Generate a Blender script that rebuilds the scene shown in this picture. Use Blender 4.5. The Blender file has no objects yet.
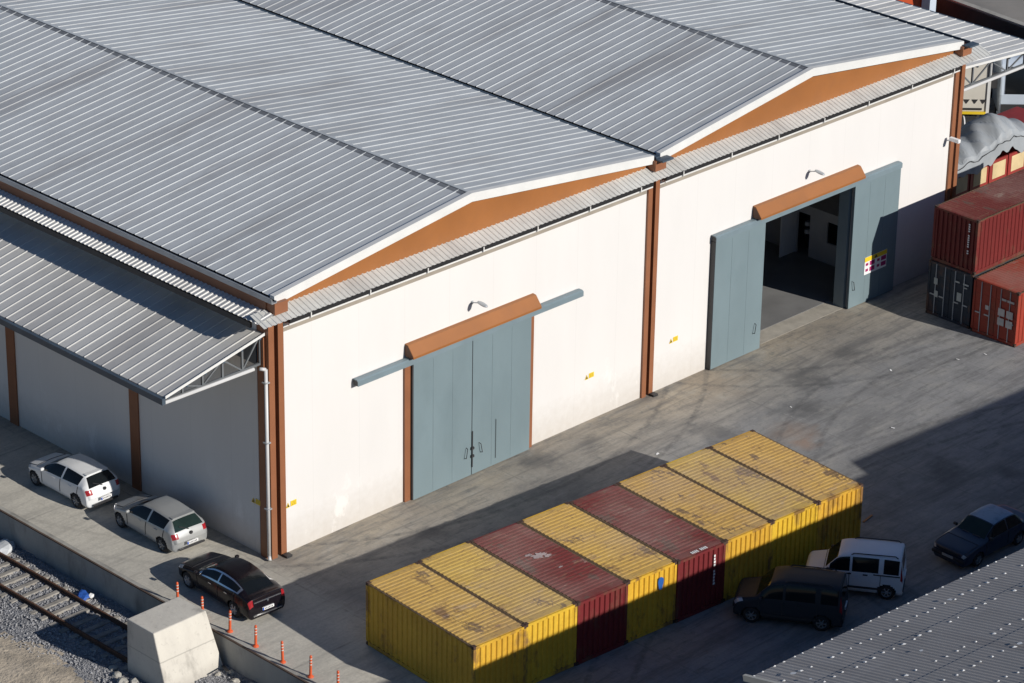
import bpy, math, random
from mathutils import Vector, Matrix
random.seed(7)
S = bpy.context.scene
COL = S.collection
R = math.radians

# ------------------------------------------------------------------ materials
MATS = {}
def nodes_of(name):
    m = bpy.data.materials.new(name); m.use_nodes = True
    nt = m.node_tree; nt.nodes.clear()
    out = nt.nodes.new('ShaderNodeOutputMaterial'); b = nt.nodes.new('ShaderNodeBsdfPrincipled')
    nt.links.new(b.outputs[0], out.inputs[0])
    return m, nt, b
def N(nt, typ, **kw):
    n = nt.nodes.new(typ)
    for k, v in kw.items():
        if k.startswith('i_'):
            n.inputs[int(k[2:]) if k[2:].isdigit() else k[2:]].default_value = v
        else: setattr(n, k, v)
    return n
def L(nt, a, b): nt.links.new(a, b)
def pos(nt, scale=(1, 1, 1), rot=0.0, objspace=False):
    if objspace: src = N(nt, 'ShaderNodeTexCoord').outputs['Object']
    else: src = N(nt, 'ShaderNodeNewGeometry').outputs['Position']
    mp = N(nt, 'ShaderNodeMapping'); mp.inputs['Scale'].default_value = scale; mp.inputs['Rotation'].default_value = (0, 0, rot)
    L(nt, src, mp.inputs[0]); return mp.outputs[0]
def noise(nt, vec, scale, detail=4, rough=.55):
    n = N(nt, 'ShaderNodeTexNoise'); n.inputs['Scale'].default_value = scale
    n.inputs['Detail'].default_value = detail; n.inputs['Roughness'].default_value = rough
    L(nt, vec, n.inputs['Vector']); return n.outputs['Fac']
def ramp(nt, fac, a, b, ca=0.0, cb=1.0):
    r = N(nt, 'ShaderNodeMapRange'); r.clamp = True
    r.inputs['From Min'].default_value = a; r.inputs['From Max'].default_value = b
    r.inputs['To Min'].default_value = ca; r.inputs['To Max'].default_value = cb
    L(nt, fac, r.inputs['Value']); return r.outputs[0]
def math_(nt, op, a, b=None):
    n = N(nt, 'ShaderNodeMath', operation=op)
    for i, v in enumerate((a, b)):
        if v is None: continue
        if isinstance(v, (int, float)): n.inputs[i].default_value = v
        else: L(nt, v, n.inputs[i])
    return n.outputs[0]
def mix(nt, fac, a, b, mode='MIX'):
    n = N(nt, 'ShaderNodeMix', data_type='RGBA', blend_type=mode)
    for sock, v in ((n.inputs[0], fac), (n.inputs[6], a), (n.inputs[7], b)):
        if isinstance(v, (int, float)): sock.default_value = v
        elif isinstance(v, tuple): sock.default_value = (*v[:3], 1)
        else: L(nt, v, sock)
    return n.outputs[2]
def bump(nt, b, h, dist=.01, strength=1.0):
    n = N(nt, 'ShaderNodeBump'); n.inputs['Distance'].default_value = dist; n.inputs['Strength'].default_value = strength
    L(nt, h, n.inputs['Height']); L(nt, n.outputs[0], b.inputs['Normal'])
def pbr(name, col, rough=.6, metal=0.0, var=.12, vs=1.2, dirt=None, damt=.5, ds=.8, dth=(.5, .7), stretch=(1, 1, 1), coat=0.0, bmp=0, bs=20, spec=.5, objspace=False):
    if name in MATS: return MATS[name]
    m, nt, b = nodes_of(name)
    v = pos(nt, stretch, objspace=objspace)
    f = noise(nt, v, vs, 5)
    lo = tuple(c * (1 - var) for c in col); hi = tuple(min(1, c * (1 + var)) for c in col)
    c = mix(nt, ramp(nt, f, .3, .7), lo, hi)
    if dirt:
        g = noise(nt, v, ds, 6, .65)
        c = mix(nt, ramp(nt, g, dth[0], dth[1], 0, damt), c, dirt)
    L(nt, c, b.inputs['Base Color'])
    b.inputs['Roughness'].default_value = rough; b.inputs['Metallic'].default_value = metal
    b.inputs['Coat Weight'].default_value = coat; b.inputs['Coat Roughness'].default_value = .06
    b.inputs['Specular IOR Level'].default_value = spec
    if bmp:
        bump(nt, b, noise(nt, pos(nt), bs, 4), bmp)
    MATS[name] = m; return m

def mat_yard():
    m, nt, b = nodes_of('yard_concrete')
    p = pos(nt); big = noise(nt, p, .11, 5, .6); mid = noise(nt, pos(nt, (1, 1.6, 1), .35), .55, 7, .68); fine = noise(nt, p, 9, 5, .7)
    tracks = noise(nt, pos(nt, (.07, .85, 1), -.02), 1.0, 5, .7)
    tracks2 = noise(nt, pos(nt, (.5, .09, 1), .5), 1.0, 5, .7)
    sx = N(nt, 'ShaderNodeSeparateXYZ'); L(nt, p, sx.inputs[0]); X, Y = sx.outputs[0], sx.outputs[1]
    near = ramp(nt, math_(nt, 'ADD', Y, math_(nt, 'MULTIPLY', mid, 3.0)), -3.5, .5)       # paler, browner apron along the wall
    c = mix(nt, near, (.275, .275, .278), (.45, .385, .29))
    plat = ramp(nt, math_(nt, 'ADD', X, math_(nt, 'MULTIPLY', mid, 1.5)), 1.2, -.6)
    c = mix(nt, plat, c, (.66, .625, .54))
    c = mix(nt, ramp(nt, big, .38, .66, 0, .6), c, (.15, .15, .15))
    c = mix(nt, ramp(nt, mid, .48, .72, 0, .6), c, (.36, .345, .315))
    c = mix(nt, ramp(nt, mid, .46, .3, 0, .55), c, (.12, .118, .115))
    c = mix(nt, ramp(nt, tracks, .5, .74, 0, .75), c, (.085, .085, .09))
    c = mix(nt, ramp(nt, tracks2, .56, .76, 0, .55), c, (.10, .10, .105))
    chip = noise(nt, pos(nt, (1, 2.2, 1), .25), 1.5, 7, .75)
    c = mix(nt, ramp(nt, chip, .6, .72, 0, .5), c, (.44, .43, .41))
    s1 = noise(nt, pos(nt, (.35, 2.6, 1), -.05), 1.2, 8, .72); s2 = noise(nt, pos(nt, (2.2, .5, 1), .3), 1.0, 8, .75); s3 = noise(nt, p, 2.4, 8, .75)
    c = mix(nt, ramp(nt, s1, .52, .63, 0, .5), c, (.10, .10, .102))
    c = mix(nt, ramp(nt, s1, .44, .3, 0, .4), c, (.42, .41, .38))
    c = mix(nt, ramp(nt, s2, .55, .68, 0, .4), c, (.12, .118, .115))
    c = mix(nt, ramp(nt, s3, .55, .65, 0, .45), c, (.10, .118, .115))
    c = mix(nt, ramp(nt, s3, .42, .28, 0, .4), c, (.45, .44, .41))
    # rust stains and oil spots with their own places
    def spot(cx, cy, r, col, amt, c, n=mid):
        dx = math_(nt, 'SUBTRACT', X, cx); dy = math_(nt, 'SUBTRACT', Y, cy)
        d = math_(nt, 'SQRT', math_(nt, 'ADD', math_(nt, 'MULTIPLY', dx, dx), math_(nt, 'MULTIPLY', dy, dy)))
        d = math_(nt, 'ADD', d, math_(nt, 'MULTIPLY', math_(nt, 'SUBTRACT', mid, .5), r * 2.5))
        return mix(nt, ramp(nt, d, r, r * .2, 0, amt), c, col)
    c = spot(22.8, -6.6, 1.3, (.33, .19, .1), .3, c)
    c = spot(22.4, -7.6, .7, (.36, .19, .09), .35, c)
    c = spot(24, -.9, 2.2, (.36, .27, .18), .3, c)
    for q in ((16, -1.6), (13.2, -1.1), (27, -3.5), (30.5, -3.2), (20.5, -4.5), (25, -5.6), (6, -2.8), (24.6, -13.2), (26.5, -15)):
        c = spot(q[0], q[1], random.uniform(.7, 1.7), (.07, .07, .072), .55, c)
    def arc(cx, cy, r, w, amt, c):
        dx = math_(nt, 'SUBTRACT', X, cx); dy = math_(nt, 'SUBTRACT', Y, cy)
        d = math_(nt, 'SQRT', math_(nt, 'ADD', math_(nt, 'MULTIPLY', dx, dx), math_(nt, 'MULTIPLY', dy, dy)))
        f = math_(nt, 'ABSOLUTE', math_(nt, 'SUBTRACT', d, r))
        return mix(nt, math_(nt, 'MULTIPLY', ramp(nt, f, w, w * .4, 0, amt), ramp(nt, s3, .35, .6)), c, (.07, .07, .072))
    for cx, cy, r in ((31, -21, 17), (31, -21, 15.3), (12, 14, 19), (12, 14, 17.4), (36, 9, 16), (36, 9, 14.4), (20, -40, 31), (20, -40, 29.4)):
        c = arc(cx, cy, r, .16, .5, c)
    c = mix(nt, math_(nt, 'MULTIPLY', plat, .5), c, (.60, .565, .49))
    # slab joints
    wob = math_(nt, 'MULTIPLY', math_(nt, 'SUBTRACT', mid, .5), .16)
    def joint(coord, off, pitch, w):
        q = math_(nt, 'ADD', math_(nt, 'ADD', coord, off), wob)
        f = math_(nt, 'ABSOLUTE', math_(nt, 'SUBTRACT', math_(nt, 'MODULO', math_(nt, 'ADD', q, 600.0), pitch), pitch / 2))
        return ramp(nt, f, w, w * .3)
    j = math_(nt, 'MAXIMUM', joint(Y, 4.7 + 2.6, 5.2, .07), joint(X, 1.4, 6.1, .05))
    c = mix(nt, math_(nt, 'MULTIPLY', j, ramp(nt, mid, .4, .62, .0, .42)), c, (.07, .07, .07))
    c = mix(nt, ramp(nt, fine, .35, .65, 0, .22), c, (.1, .1, .1))
    L(nt, c, b.inputs['Base Color']); b.inputs['Roughness'].default_value = .85
    bump(nt, b, math_(nt, 'ADD', fine, math_(nt, 'MULTIPLY', mid, 2.0)), .012, .6)
    return m
def mat_roof(name, col, stain=.5, pitch=1.05, along='y', rough=.42):
    m, nt, b = nodes_of(name)
    p = pos(nt); sx = N(nt, 'ShaderNodeSeparateXYZ'); L(nt, p, sx.inputs[0])
    A, B = (sx.outputs[1], sx.outputs[0]) if along == 'y' else (sx.outputs[0], sx.outputs[1])
    cb = N(nt, 'ShaderNodeCombineXYZ'); L(nt, math_(nt, 'FLOOR', math_(nt, 'DIVIDE', A, pitch)), cb.inputs[0]); L(nt, math_(nt, 'FLOOR', math_(nt, 'DIVIDE', B, 10.3)), cb.inputs[1])
    w = N(nt, 'ShaderNodeTexWhiteNoise'); L(nt, cb.outputs[0], w.inputs[0])
    st = (.05, .42, 1) if along == 'y' else (.42, .05, 1)
    qv = N(nt, 'ShaderNodeCombineXYZ'); L(nt, math_(nt, 'MULTIPLY', math_(nt, 'FLOOR', math_(nt, 'DIVIDE', A, .53)), .53 * .5), qv.inputs[0]); L(nt, math_(nt, 'MULTIPLY', B, .07), qv.inputs[1])
    s1 = noise(nt, qv.outputs[0], .8, 4, .6); s2 = noise(nt, pos(nt, tuple(q * 4 for q in st)), 1.0, 5, .7); n3 = noise(nt, p, 1.1, 6, .65)
    c = mix(nt, ramp(nt, w.outputs[0], 0, 1, 0, 1), tuple(q * .93 for q in col), tuple(q * 1.06 for q in col))
    c = mix(nt, ramp(nt, s1, .52, .66, 0, stain), c, (.25, .23, .22))
    c = mix(nt, ramp(nt, s2, .5, .75, 0, stain * .6), c, (.26, .25, .24))
    c = mix(nt, ramp(nt, n3, .5, .75, 0, .25), c, (.3, .3, .3))
    L(nt, c, b.inputs['Base Color']); b.inputs['Roughness'].default_value = rough; b.inputs['Metallic'].default_value = .15
    return m
def mat_container(name, fade=0.0, rust=.5, rth=(.56, .66), bright=1.0):
    m, nt, b = nodes_of(name)
    oi = N(nt, 'ShaderNodeObjectInfo'); col = oi.outputs['Color']
    p = pos(nt)
    off = N(nt, 'ShaderNodeVectorMath', operation='ADD'); L(nt, p, off.inputs[0]); L(nt, N(nt, 'ShaderNodeCombineXYZ').outputs[0], off.inputs[1])
    big = noise(nt, p, .5, 5, .6); mid = noise(nt, pos(nt, (1, .6, .45)), 1.3, 7, .7); fine = noise(nt, p, 7, 5, .7)
    c = mix(nt, fade, col, (.56, .43, .27)) if fade else col
    c = mix(nt, ramp(nt, big, .35, .7, 0, .5), c, (.72, .64, .58), 'MULTIPLY')
    c = mix(nt, ramp(nt, fine, .35, .7, 0, .5), c, (.72, .66, .6), 'MULTIPLY')
    c = mix(nt, ramp(nt, mid, rth[0], rth[1], 0, rust), c, (.13, .06, .035))
    if fade:
        pt = noise(nt, pos(nt, (.5, 1.2, 1), -.08), 1.1, 6, .72)
        c = mix(nt, ramp(nt, pt, .6, .68, 0, .55), c, (.35, .27, .22))
        pt2 = noise(nt, pos(nt, (1.1, .45, 1), -.08), .9, 6, .75)
        c = mix(nt, ramp(nt, pt2, .585, .615, 0, .75), c, (.10, .065, .05))
        sc = noise(nt, pos(nt, (.6, 3.2, 1), -.07), 2.2, 8, .75)
        c = mix(nt, ramp(nt, sc, .575, .62, 0, .7), c, (.22, .12, .07))
        c = mix(nt, ramp(nt, sc, .40, .30, 0, .45 if fade > .2 else .2), c, (.62, .52, .42) if fade > .2 else (.3, .17, .16))
        gl = noise(nt, pos(nt, (.25, .25, 1)), 1.0, 4, .6)
        c = mix(nt, ramp(nt, gl, .45, .65, 0, .35), c, (.36, .28, .24))
    L(nt, c, b.inputs['Base Color']); b.inputs['Roughness'].default_value = .62
    return m
def mat_wall():
    m, nt, b = nodes_of('white_wall_panel')
    p = pos(nt); sx = N(nt, 'ShaderNodeSeparateXYZ'); L(nt, p, sx.inputs[0]); X, Y, Z = sx.outputs
    n1 = noise(nt, pos(nt, (1, 1, .25)), .6, 6, .65); n2 = noise(nt, p, 3, 5, .65)
    c = mix(nt, ramp(nt, n1, .35, .7), (.685, .67, .655), (.66, .645, .63))
    base = ramp(nt, math_(nt, 'ADD', Z, math_(nt, 'MULTIPLY', n2, -1.6)), .9, -.75, 0, .55)
    c = mix(nt, base, c, (.45, .41, .36))
    rub = noise(nt, pos(nt, (.5, .5, .3)), .9, 6, .7)
    low = ramp(nt, Z, 3.2, 1.0)
    c = mix(nt, math_(nt, 'MULTIPLY', ramp(nt, rub, .6, .66, 0, .35), low), c, (.9, .88, .86))
    XY = math_(nt, 'ADD', X, Y)
    q = math_(nt, 'ABSOLUTE', math_(nt, 'SUBTRACT', math_(nt, 'MODULO', math_(nt, 'ADD', XY, 239.0), 2.4), 1.2))
    c = mix(nt, ramp(nt, q, .03, .008, 0, .1), c, (.4, .38, .36))
    L(nt, c, b.inputs['Base Color']); b.inputs['Roughness'].default_value = .75
    bump(nt, b, n2, .006, .4)
    return m
def mat_gravel(name, a, bcol, sc=14):
    m, nt, b = nodes_of(name)
    p = pos(nt); v = N(nt, 'ShaderNodeTexVoronoi'); v.inputs['Scale'].default_value = sc; L(nt, p, v.inputs['Vector'])
    n = noise(nt, p, .7, 5)
    c = mix(nt, v.outputs['Color'], a, bcol); c = mix(nt, ramp(nt, n, .4, .7, 0, .5), c, tuple(q * .6 for q in a))
    L(nt, c, b.inputs['Base Color']); b.inputs['Roughness'].default_value = .9
    bump(nt, b, v.outputs['Distance'], .05, 1); return m

YARD = mat_yard(); WALL = mat_wall()
ROOF = mat_roof('grey_roof_sheet', (.565, .585, .59), .45)
CANOPY = mat_roof('canopy_sheet', (.62, .61, .58), .3)
AWN = mat_roof('awning_sheet', (.74, .73, .70), .3, pitch=.9)
AWNX = mat_roof('front_awning_sheet', (.64, .64, .61), .35, pitch=.9, along='x')
BROWN = pbr('ochre_cladding', (.285, .107, .028), .5, var=.1, vs=.5, dirt=(.25, .1, .035), damt=.4, ds=1.2)
BROWN2 = pbr('brown_steel', (.255, .10, .046), .5, var=.1, vs=.7, dirt=(.2, .08, .04), damt=.4)
BLUE = pbr('blue_grey_door', (.165, .222, .245), .5, var=.07, vs=.4, dirt=(.13, .18, .20), damt=.35, ds=.9, stretch=(1, 1, .5))
BLUERAIL = pbr('blue_grey_rail', (.17, .225, .255), .45, var=.08)
TRIM = pbr('white_flashing', (.66, .66, .645), .5, var=.05)
STEEL = pbr('galvanised_steel', (.42, .44, .46), .45, .3, var=.12)
DKSTEEL = pbr('dark_gutter', (.06, .085, .115), .45, var=.15)
TRUSS = pbr('grey_truss_steel', (.13, .14, .15), .5, var=.12)
PIPE = pbr('white_pipe', (.56, .56, .56), .4, var=.05)
BLACK = pbr('black_rubber', (.018, .018, .02), .8, var=.2)
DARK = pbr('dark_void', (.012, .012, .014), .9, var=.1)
IRON = pbr('black_ironwork', (.03, .03, .033), .5, var=.1)
CONC = pbr('pale_concrete', (.48, .45, .39), .85, var=.09, vs=.9, dirt=(.27, .25, .215), damt=.5, ds=1.4, dth=(.5, .75), bmp=.01)
CONC2 = pbr('grey_concrete', (.36, .35, .32), .88, var=.14, vs=.6, dirt=(.14, .135, .125), damt=.65, ds=.9, dth=(.48, .7), stretch=(1, 1, .35), bmp=.01)
FLOOR = pbr('interior_floor', (.2, .2, .2), .5, var=.2, vs=.5)
THRESH = pbr('threshold_concrete', (.40, .37, .315), .85, var=.18, vs=1.2, dirt=(.2, .19, .17), damt=.5)
INWALL = pbr('interior_wall', (.55, .55, .55), .8, var=.06)
RUST = pbr('rusty_rail', (.13, .065, .04), .7, .3, var=.3, vs=4)
SLEEP = pbr('worn_sleeper', (.30, .28, .25), .9, var=.25, vs=3, dirt=(.15, .13, .11), damt=.6)
GRAV = mat_gravel('ballast_stone', (.16, .165, .18), (.36, .36, .37))
STONE = pbr('loose_stone', (.30, .30, .31), .9, var=.4, vs=9)
DIRT = pbr('sandy_dirt', (.45, .385, .30), .95, var=.22, vs=.9, dirt=(.2, .18, .15), damt=.6, ds=2.2, bmp=.05, bs=8)
FARG = pbr('far_ground', (.25, .235, .215), .95, var=.2, vs=.12, dirt=(.15, .145, .14), damt=.6, ds=.2)
ASPH = pbr('dark_asphalt', (.03, .03, .033), .9, var=.3, vs=.7)
ORANGE = pbr('orange_plastic', (.62, .10, .03), .45, var=.08)
REFL = pbr('white_reflective_band', (.62, .55, .5), .4, var=.05)
YEL = pbr('yellow_sign', (.78, .55, .03), .45, var=.05)
WHITE = pbr('white_paint', (.78, .78, .78), .45, var=.04)
GLASS = pbr('tinted_glass', (.008, .010, .012), .08, var=.1, spec=.28)
GLASSG = pbr('green_tinted_glass', (.016, .03, .028), .08, var=.2, spec=.35)
CHROME = pbr('chrome', (.62, .62, .63), .2, .9, var=.03)
ALLOY = pbr('alloy_rim', (.36, .37, .38), .35, .5, var=.06)
ALLOYB = pbr('bright_alloy_rim', (.52, .53, .55), .35, .5, var=.05)
TAIL = pbr('red_lamp', (.32, .012, .018), .2, var=.1, coat=.6)
HEADL = pbr('clear_lamp', (.55, .57, .6), .15, .2, var=.05, coat=.6)
MAGENTA = pbr('magenta_sign', (.33, .02, .12), .5, var=.05)
TARP = pbr('grey_tarpaulin', (.30, .325, .35), .55, var=.12, vs=.8, dirt=(.36, .36, .36), damt=.4, ds=1.1)
RED = pbr('red_paint', (.27, .03, .025), .5, var=.1, dirt=(.12, .03, .02), damt=.4)
CREAM = pbr('cream_canvas', (.60, .57, .50), .7, var=.06)
PALEBLUE = pbr('pale_blue_paint', (.50, .57, .66), .35, var=.05, coat=.4)
CBODY = mat_container('container_paint'); CROOF = mat_container('container_roof_paint', .34, .75, (.57, .66))
CREDROOF = mat_container('container_red_roof_paint', .04, .5, (.58, .68))
CFRAME = mat_container('container_frame_paint', .0, .8, (.5, .62))
CAST = pbr('rusty_casting', (.07, .04, .03), .8, .2, var=.3, vs=5)
SHEDM = mat_roof('fibre_cement_sheet', (.37, .35, .335), .6, pitch=1.1, along='x', rough=.8)
SEAL = pbr('white_sealant', (.8, .8, .79), .6, var=.1)
def paint(name, col, coat=.8, rough=.35, metal=0.0, spec=.5): return pbr(name, col, rough, metal, var=.03, vs=1, coat=coat, spec=spec)

# ------------------------------------------------------------------ mesh builder
class MB:
    def __init__(s): s.v = []; s.f = []; s.m = []; s.mats = []
    def mi(s, m):
        if m is None: return 0
        if m not in s.mats: s.mats.append(m)
        return s.mats.index(m)
    def poly(s, pts, m=None):
        k = len(s.v); s.v += [tuple(p) for p in pts]; s.f.append(tuple(range(k, k + len(pts)))); s.m.append(s.mi(m)); return s
    def box(s, x0, x1, y0, y1, z0, z1, m=None):
        if x0 > x1: x0, x1 = x1, x0
        if y0 > y1: y0, y1 = y1, y0
        if z0 > z1: z0, z1 = z1, z0
        k = len(s.v); s.v += [(x, y, z) for z in (z0, z1) for y in (y0, y1) for x in (x0, x1)]
        for f in ((0, 2, 3, 1), (4, 5, 7, 6), (0, 1, 5, 4), (2, 6, 7, 3), (0, 4, 6, 2), (1, 3, 7, 5)):
            s.f.append(tuple(k + i for i in f)); s.m.append(s.mi(m))
        return s
    def prism(s, prof, axis, a, b, m=None):
        """prof: list of 2-D points; axis 'x': prof=(y,z); 'y': prof=(x,z); 'z': prof=(x,y)"""
        def P(q, t): return {'x': (t, q[0], q[1]), 'y': (q[0], t, q[1]), 'z': (q[0], q[1], t)}[axis]
        k = len(s.v); n = len(prof); s.v += [P(q, a) for q in prof] + [P(q, b) for q in prof]
        for i in range(n):
            j = (i + 1) % n; s.f.append((k + i, k + j, k + n + j, k + n + i)); s.m.append(s.mi(m))
        s.f.append(tuple(k + i for i in range(n))[::-1]); s.f.append(tuple(k + n + i for i in range(n))); s.m += [s.mi(m)] * 2
        return s
    def bar(s, a, b, w=.05, h=None, m=None, n=4):
        a = Vector(a); b = Vector(b); d = (b - a).normalized(); up = Vector((0, 0, 1)) if abs(d.z) < .95 else Vector((1, 0, 0))
        r = d.cross(up).normalized(); u = r.cross(d); h = h or w; k = len(s.v)
        ring = [(math.cos(2 * math.pi * (i + .5) / n), math.sin(2 * math.pi * (i + .5) / n)) for i in range(n)]
        q = math.sqrt(2) if n == 4 else 1
        for p in (a, b): s.v += [tuple(p + r * c * w / 2 * q + u * t * h / 2 * q) for c, t in ring]
        for i in range(n):
            j = (i + 1) % n; s.f.append((k + i, k + j, k + n + j, k + n + i)); s.m.append(s.mi(m))
        s.f.append(tuple(k + i for i in range(n))[::-1]); s.f.append(tuple(k + n + i for i in range(n))); s.m += [s.mi(m)] * 2
        return s
    def path(s, pts, w, m=None, n=8):
        for a, b in zip(pts, pts[1:]): s.bar(a, b, w, None, m, n)
        return s
    def lathe(s, prof, axis='z', c=(0, 0, 0), n=24, m=None):
        k = len(s.v); q = len(prof)
        for i in range(n):
            a = 2 * math.pi * i / n; ca, sa = math.cos(a), math.sin(a)
            for r, h in prof:
                p = {'z': (r * ca, r * sa, h), 'y': (r * ca, h, r * sa), 'x': (h, r * ca, r * sa)}[axis]
                s.v.append((p[0] + c[0], p[1] + c[1], p[2] + c[2]))
        for i in range(n):
            i2 = (i + 1) % n
            for j in range(q - 1):
                s.f.append((k + i * q + j, k + i2 * q + j, k + i2 * q + j + 1, k + i * q + j + 1)); s.m.append(s.mi(m))
        return s
    def corr(s, O, U, V, Nn, lenU, prof, pitch, m=None):
        """corrugated sheet: profile runs along unit U, ribs run along vector V, heights along Nn"""
        O, U, V, Nn = map(Vector, (O, U, V, Nn)); pts = []; i = 0
        while i * pitch < lenU - 1e-6:
            for a, h in prof:
                t = i * pitch + a * pitch
                if t <= lenU: pts.append((t, h))
            i += 1
        pts.append((lenU, prof[0][1])); k = len(s.v)
        for t, h in pts:
            p = O + U * t + Nn * h; s.v += [tuple(p), tuple(p + V)]
        for i in range(len(pts) - 1):
            s.f.append((k + 2 * i, k + 2 * i + 2, k + 2 * i + 3, k + 2 * i + 1)); s.m.append(s.mi(m))
        return s
    def grid_wall(s, us, zs, holes, place, th, m=None):
        """wall with openings: cells us x zs minus holes; place(u, w, z) -> xyz with w the depth 0..th"""
        nu, nz = len(us) - 1, len(zs) - 1
        solid = lambda i, j: 0 <= i < nu and 0 <= j < nz and (i, j) not in holes
        for i in range(nu):
            for j in range(nz):
                if not solid(i, j): continue
                a, b, c, d = us[i], us[i + 1], zs[j], zs[j + 1]
                for w, fl in ((0, 1), (th, -1)):
                    s.poly([place(*q) for q in ((a, w, c), (b, w, c), (b, w, d), (a, w, d))][::fl], m)
                if not solid(i - 1, j): s.poly([place(a, 0, c), place(a, 0, d), place(a, th, d), place(a, th, c)], m)
                if not solid(i + 1, j): s.poly([place(b, 0, c), place(b, th, c), place(b, th, d), place(b, 0, d)], m)
                if not solid(i, j - 1): s.poly([place(a, 0, c), place(a, th, c), place(b, th, c), place(b, 0, c)], m)
                if not solid(i, j + 1): s.poly([place(a, 0, d), place(b, 0, d), place(b, th, d), place(a, th, d)], m)
        return s
    def build(s, name, mat=None, parent=None, smooth=False, bevel=0, loc=(0, 0, 0), rotz=0, label=None):
        me = bpy.data.meshes.new(name); me.from_pydata(s.v, [], s.f)
        for mm in (s.mats or [mat]): me.materials.append(mm)
        if s.mats: me.polygons.foreach_set('material_index', s.m)
        if smooth: me.polygons.foreach_set('use_smooth', [True] * len(s.f))
        me.update()
        o = bpy.data.objects.new(name, me); COL.objects.link(o)
        o.location = loc; o.rotation_euler = (0, 0, rotz)
        if parent: o.parent = parent
        if bevel:
            b = o.modifiers.new('bevel', 'BEVEL'); b.width = bevel; b.segments = 2; b.limit_method = 'ANGLE'
        if label: o['label'] = label
        return o
def tag(o, label, cat, group=None, kind=None):
    if label: o['label'] = label
    if cat: o['category'] = cat
    if group: o['group'] = group
    if kind: o['kind'] = kind
    return o
def thing(name, label, cat, loc=(0, 0, 0), rotz=0, group=None):
    o = bpy.data.objects.new(name, None); COL.objects.link(o); o.empty_display_size = .3
    o.location = loc; o.rotation_euler = (0, 0, rotz)
    return tag(o, label, cat, group)
def struct(o): o['kind'] = 'structure'; return o
def copy_tree(o, parent=None):
    c = o.copy(); COL.objects.link(c); c.parent = parent
    for ch in list(o.children): copy_tree(ch, c)
    return c
def set_color(o, col):
    if o.type == 'MESH': o.color = (*col, 1)
    for ch in o.children: set_color(ch, col)

# ------------------------------------------------------------------ ground
BED = -1.15
struct(MB().poly([(-5.12, -600, 0), (900, -600, 0), (900, 900, 0), (-5.12, 900, 0)]).build('yard', YARD))
g = MB()
nx, ny = 60, 70
for i in range(nx + 1):
    for j in range(ny + 1):
        x = -5.0 - 9 * i / nx; y = -9 + 22 * j / ny
        z = BED + random.uniform(-.05, .05) + (.05 * (1 + math.sin(x * 1.7 + y * .6)) if x < -9.3 else 0)
        g.v.append((x, y, z))
for i in range(nx):
    for j in range(ny):
        k = i * (ny + 1) + j; g.f.append((k, k + 1, k + ny + 2, k + ny + 1))
        x = -5.0 - 9 * (i + .5) / nx; y = -9 + 22 * (j + .5) / ny
        edge = -9.45 + .35 * math.sin(y * .9) + random.uniform(-.25, .25)
        g.m.append(g.mi(GRAV if x > edge else DIRT))
struct(g.build('track_bed', GRAV, smooth=True))
struct(MB().poly([(-900, -600, BED - .07), (-4.9, -600, BED - .07), (-4.9, 900, BED - .07), (-900, 900, BED - .07)]).build('ground', DIRT))
# loose ballast stones (uncountable): one object
st = MB()
for k in range(8000):
    x = -5.25 - random.random() ** .9 * 4.6; y = random.uniform(-8.5, 12.5)
    if -8.1 < x < -5.4 and -3.3 < y < -1.1: continue
    if x < -9.2 and random.random() < .6: continue
    r = random.uniform(.025, .06) * (1.4 if random.random() < .06 else 1); z = BED + .0 + r * .25
    a = random.uniform(0, 6.28); c = [(math.cos(a + i * 2.09) * r, math.sin(a + i * 2.09) * r) for i in range(3)]
    q = len(st.v); hh = random.uniform(.7, 1.3)
    st.v += [(x + c[i][0], y + c[i][1], z - r * .4) for i in range(3)] + [(x - c[i][0] * .6, y - c[i][1] * .6, z + r * .5 * hh) for i in range(3)]
    st.f += [(q + 3, q + 4, q + 5), (q, q + 1, q + 5), (q + 1, q + 2, q + 3), (q + 2, q, q + 4), (q + 5, q + 1, q + 3), (q + 3, q + 2, q + 4), (q + 4, q, q + 5)]
tag(st.build('gravel', STONE), 'loose grey ballast stones spread along the railway track', 'gravel', kind='stuff')

# retaining wall at the platform edge
w = MB()
w.prism([(-5.12, BED - .3), (-5.12, .03), (-4.86, .03), (-4.82, .003), (-4.82, BED - .3)], 'y', -60, 120)
rw = thing('retaining_wall', 'long grey concrete retaining wall below the platform edge', 'wall', (0, 0, 0))
w.build('concrete_face', CONC2, rw)
MB().box(-5.135, -5.06, -60, 120, .0, .052).build('edge_angle', pbr('rusty_edge_angle', (.09, .06, .045), .8, var=.3), rw)

# railway track
tr = thing('railway_track', 'rusty railway track ending at the concrete block below the platform', 'track', (-6.9, 5, BED))
for i in range(22):
    y = -1.0 - 5 + i * .62
    MB().box(-1.15, 1.15, y - .11, y + .11, -.06, .065 + random.uniform(-.02, .015)).build('sleeper', SLEEP, tr, bevel=.02)
for x in (-.75, .75):
    MB().prism([(x - .07, .06), (x + .07, .06), (x + .07, .085), (x + .015, .1), (x + .015, .17), (x + .036, .18), (x + .036, .215), (x - .036, .215), (x - .036, .18), (x - .015, .17), (x - .015, .1), (x - .07, .085)], 'y', -6.1, 70).build('rail', RUST, tr)

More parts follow.
